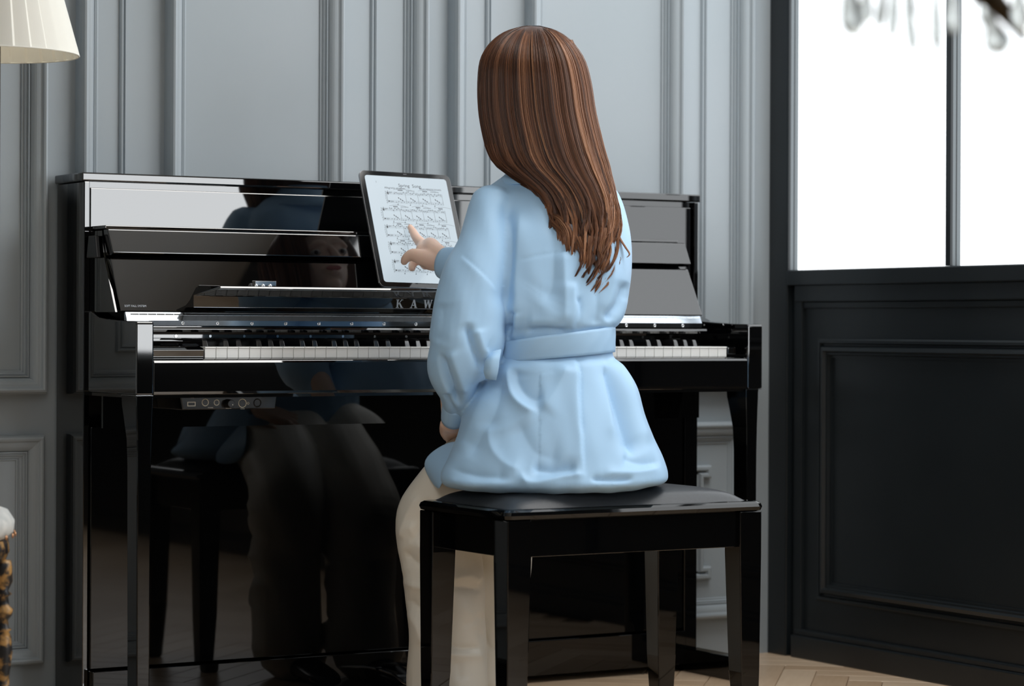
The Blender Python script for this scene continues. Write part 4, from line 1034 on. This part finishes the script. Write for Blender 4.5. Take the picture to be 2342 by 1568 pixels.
# open the face: pull the forward side of the mass back to the ears below the fringe
Vn = np.array(V); q = Vn - hd; f_ = q @ fwd; u_ = q @ upv; s_ = q @ sdv
msk = (f_ > .035) & (u_ < .055) 
Vn[msk] -= np.outer((f_[msk] - .035) * .93, fwd)
HM = pbr('hair', (.10, .045, .025, 1), .30); HM.node_tree.nodes['Principled BSDF'].inputs['Specular IOR Level'].default_value = .42
nn, ll, bb = nodes(HM)
ta = nn.new('ShaderNodeAttribute'); ta.attribute_name = 'tint'; rp = nn.new('ShaderNodeValToRGB')
rp.color_ramp.elements[0].color = (.035, .014, .008, 1); rp.color_ramp.elements[1].color = (.52, .27, .15, 1)
e_ = rp.color_ramp.elements.new(.45); e_.color = (.20, .082, .040, 1)
ll.new(ta.outputs['Fac'], rp.inputs[0]); ll.new(rp.outputs[0], bb.inputs['Base Color'])
hair = mk('hair', Vn, F, HM, person, smooth=True)
va = hair.data.attributes.new('tint', 'FLOAT', 'POINT'); va.data.foreach_set('value', [.12] * len(Vn))
NC = 84; clumps = []
for i in range(NC):
    th_ = math.pi * (-.12 + 1.24 * (i + .5) / NC) + rng.normal(0, .02)      # 0 = right, pi = left, through the back
    clumps.append(dict(th=th_, end=rng.uniform(590, 690), ph=rng.uniform(0, 6.28), amp=rng.uniform(6, 20), wl=rng.uniform(100, 170), tint=np.clip(rng.normal(.56 - .30 * th_ / math.pi, .19), .05, .95), lay=rng.uniform(-.005, .007)))  # tint lighter to the right, highlights put into the hair colour
    c = clumps[-1]; s01 = c['th'] / math.pi
    c['end'] = 705 - abs(s01 - .45) * 150 + rng.normal(0, 24)
    if s01 > .93: c['end'] = rng.uniform(470, 600)
NSEG = 34; NS = 5200
SV = []; SF = []; ST = []
base_idx = 0
tri = np.array([[math.cos(a), math.sin(a)] for a in (0, 2.094, 4.189)])
for i in range(NS):
    c = clumps[rng.integers(NC)]
    th0 = c['th'] + rng.normal(0, .035); tint = np.clip(c['tint'] + rng.normal(0, .13), .02, 1)
    end = min(c['end'] + rng.normal(0, 14), 700); y0 = 58 + abs(rng.normal(0, 10)); T = np.linspace(0, 1, NSEG)
    py = y0 + (end - y0) * T ** 1.0
    # denser near the crown
    py = y0 + (end - y0) * (T ** 1.35)
    pull = np.clip((py - 300) / 300, 0, 1) ** .8 * .80
    th_ = th0 + (c['th'] - th0) * pull; lay = c['lay'] + rng.normal(0, .0013) + .002
    RGp = np.stack([np.interp(py, RY, RG[:, k]) for k in range(1, 5)], 1)
    xc = (RGp[:, 0] + RGp[:, 1]) / 2; a = (RGp[:, 1] - RGp[:, 0]) / 2; Zc = RGp[:, 2]; b = RGp[:, 3]
    wv = np.clip((py - 430) / 200, 0, 1); wav = c['amp'] * wv * np.sin(c['ph'] + (py - 430) / c['wl'] * 6.283)
    wz = .010 * wv * np.cos(c['ph'] + (py - 430) / c['wl'] * 6.283)
    px = xc + (a + lay * 1000) * np.cos(th_) + wav + rng.normal(0, 1.0) * T
    ZZ = Zc - (b + lay) * np.sin(th_) + wz - .012 * wv
    u = (px - CX) ; v = (py - CY)
    A = (u - ROLL * v) / FPX; B = (v + ROLL * u) / FPX
    Pt = CAM + FW * ZZ[:, None] + RT * (A * ZZ)[:, None] - UP * (B * ZZ)[:, None]
    r = .00055 * (1 - .6 * T ** 3); r[0] *= .4; r[-1] = .0001
    ring = Pt[:, None, :] + (tri[None, :, 0, None] * RT + tri[None, :, 1, None] * FW) * r[:, None, None]
    SV.append(ring.reshape(-1, 3)); ST.append(np.full(NSEG * 3, tint) * np.repeat(.75 + .45 * T, 3))
quad = []
for j in range(NSEG - 1):
    for k in range(3): quad.append((j * 3 + k, j * 3 + (k + 1) % 3, (j + 1) * 3 + (k + 1) % 3, (j + 1) * 3 + k))
quad = np.array(quad); SV = np.concatenate(SV) ; ST = np.concatenate(ST)
FQ = (quad[None] + (np.arange(NS) * NSEG * 3)[:, None, None]).reshape(-1, 4)
# special wisps: locks that leave the mass
W = [([(1395, 440), (1402, 490), (1412, 535), (1428, 562), (1438, 578), (1432, 586)], 26, 5), ([(1385, 520), (1378, 570), (1368, 610), (1380, 635), (1404, 643)], 40, 7), ([(1350, 540), (1345, 600), (1340, 640), (1352, 668), (1376, 664)], 50, 9),
     ([(1246, 470), (1250, 500), (1280, 530), (1290, 570), (1312, 610), (1318, 650), (1326, 688)], 90, 13), ([(1256, 490), (1280, 500), (1300, 530), (1306, 580), (1330, 620), (1322, 660), (1338, 684)], 80, 11), ([(1400, 460), (1396, 520), (1372, 560), (1380, 610), (1362, 640)], 50, 8), ([(1320, 540), (1335, 590), (1320, 640), (1345, 672), (1358, 676)], 60, 10),
     ([(1118, 330), (1132, 365), (1160, 392), (1200, 418), (1240, 450), (1262, 500)], 90, 10), ([(1300, 90), (1330, 160), (1350, 240), (1372, 320), (1392, 390), (1405, 450)], 20, 4), ([(1102, 150), (1096, 200), (1100, 250), (1110, 300), (1124, 345)], 20, 4)]
wv_ = []; wt_ = []
for pts, cnt, spread in W:
    sp = smoothpath(pts, NSEG)
    tnt = rng.uniform(.35, .7)
    for i in range(cnt):
        o = rng.normal(0, 1, 2); T = np.linspace(0, 1, NSEG); tap = (1 - .75 * T)[:, None]
        q2 = sp + o[None, :] * spread * .5 * np.array([[1, .35]]) * tap
        R4 = np.stack([np.interp(q2[:, 1], RY, RG[:, k]) for k in range(1, 5)], 1)
        xx = np.clip((q2[:, 0] - (R4[:, 0] + R4[:, 1]) / 2) / ((R4[:, 1] - R4[:, 0]) / 2), -1, 1)
        ZZ = R4[:, 2] - (R4[:, 3] + .006) * np.sqrt(1 - xx ** 2 * .97) - .008 + rng.normal(0, .0025)
        u = q2[:, 0] - CX; v = q2[:, 1] - CY
        Pt = CAM + FW * ZZ[:, None] + RT * ((u - ROLL * v) / FPX * ZZ)[:, None] - UP * ((v + ROLL * u) / FPX * ZZ)[:, None]
        r = .0006 * (1 - .6 * T ** 3); r[-1] = .0001
        ring = Pt[:, None, :] + (tri[None, :, 0, None] * RT + tri[None, :, 1, None] * FW) * r[:, None, None]
        wv_.append(ring.reshape(-1, 3)); wt_.append(np.full(NSEG * 3, np.clip(tnt + rng.normal(0, .12), .1, 1)))
WV = np.concatenate(wv_); WT = np.concatenate(wt_); nW = len(wv_)
FW_ = (quad[None] + (np.arange(nW) * NSEG * 3)[:, None, None]).reshape(-1, 4) + len(SV)
AV = np.concatenate([SV, WV]) - PO; AF = np.concatenate([FQ, FW_]); AT = np.concatenate([ST, WT])
hm = bpy.data.meshes.new('hair_strands'); hm.vertices.add(len(AV)); hm.vertices.foreach_set('co', AV.ravel())
hm.loops.add(AF.size); hm.loops.foreach_set('vertex_index', AF.ravel().astype(np.int32)); hm.polygons.add(len(AF)); hm.polygons.foreach_set('loop_start', (np.arange(len(AF)) * 4).astype(np.int32))
hm.update(calc_edges=True); hm.shade_smooth()
ta2 = hm.attributes.new('tint', 'FLOAT', 'POINT'); ta2.data.foreach_set('value', AT)
link('hair_strands', hm, HM, person, kind='stuff')
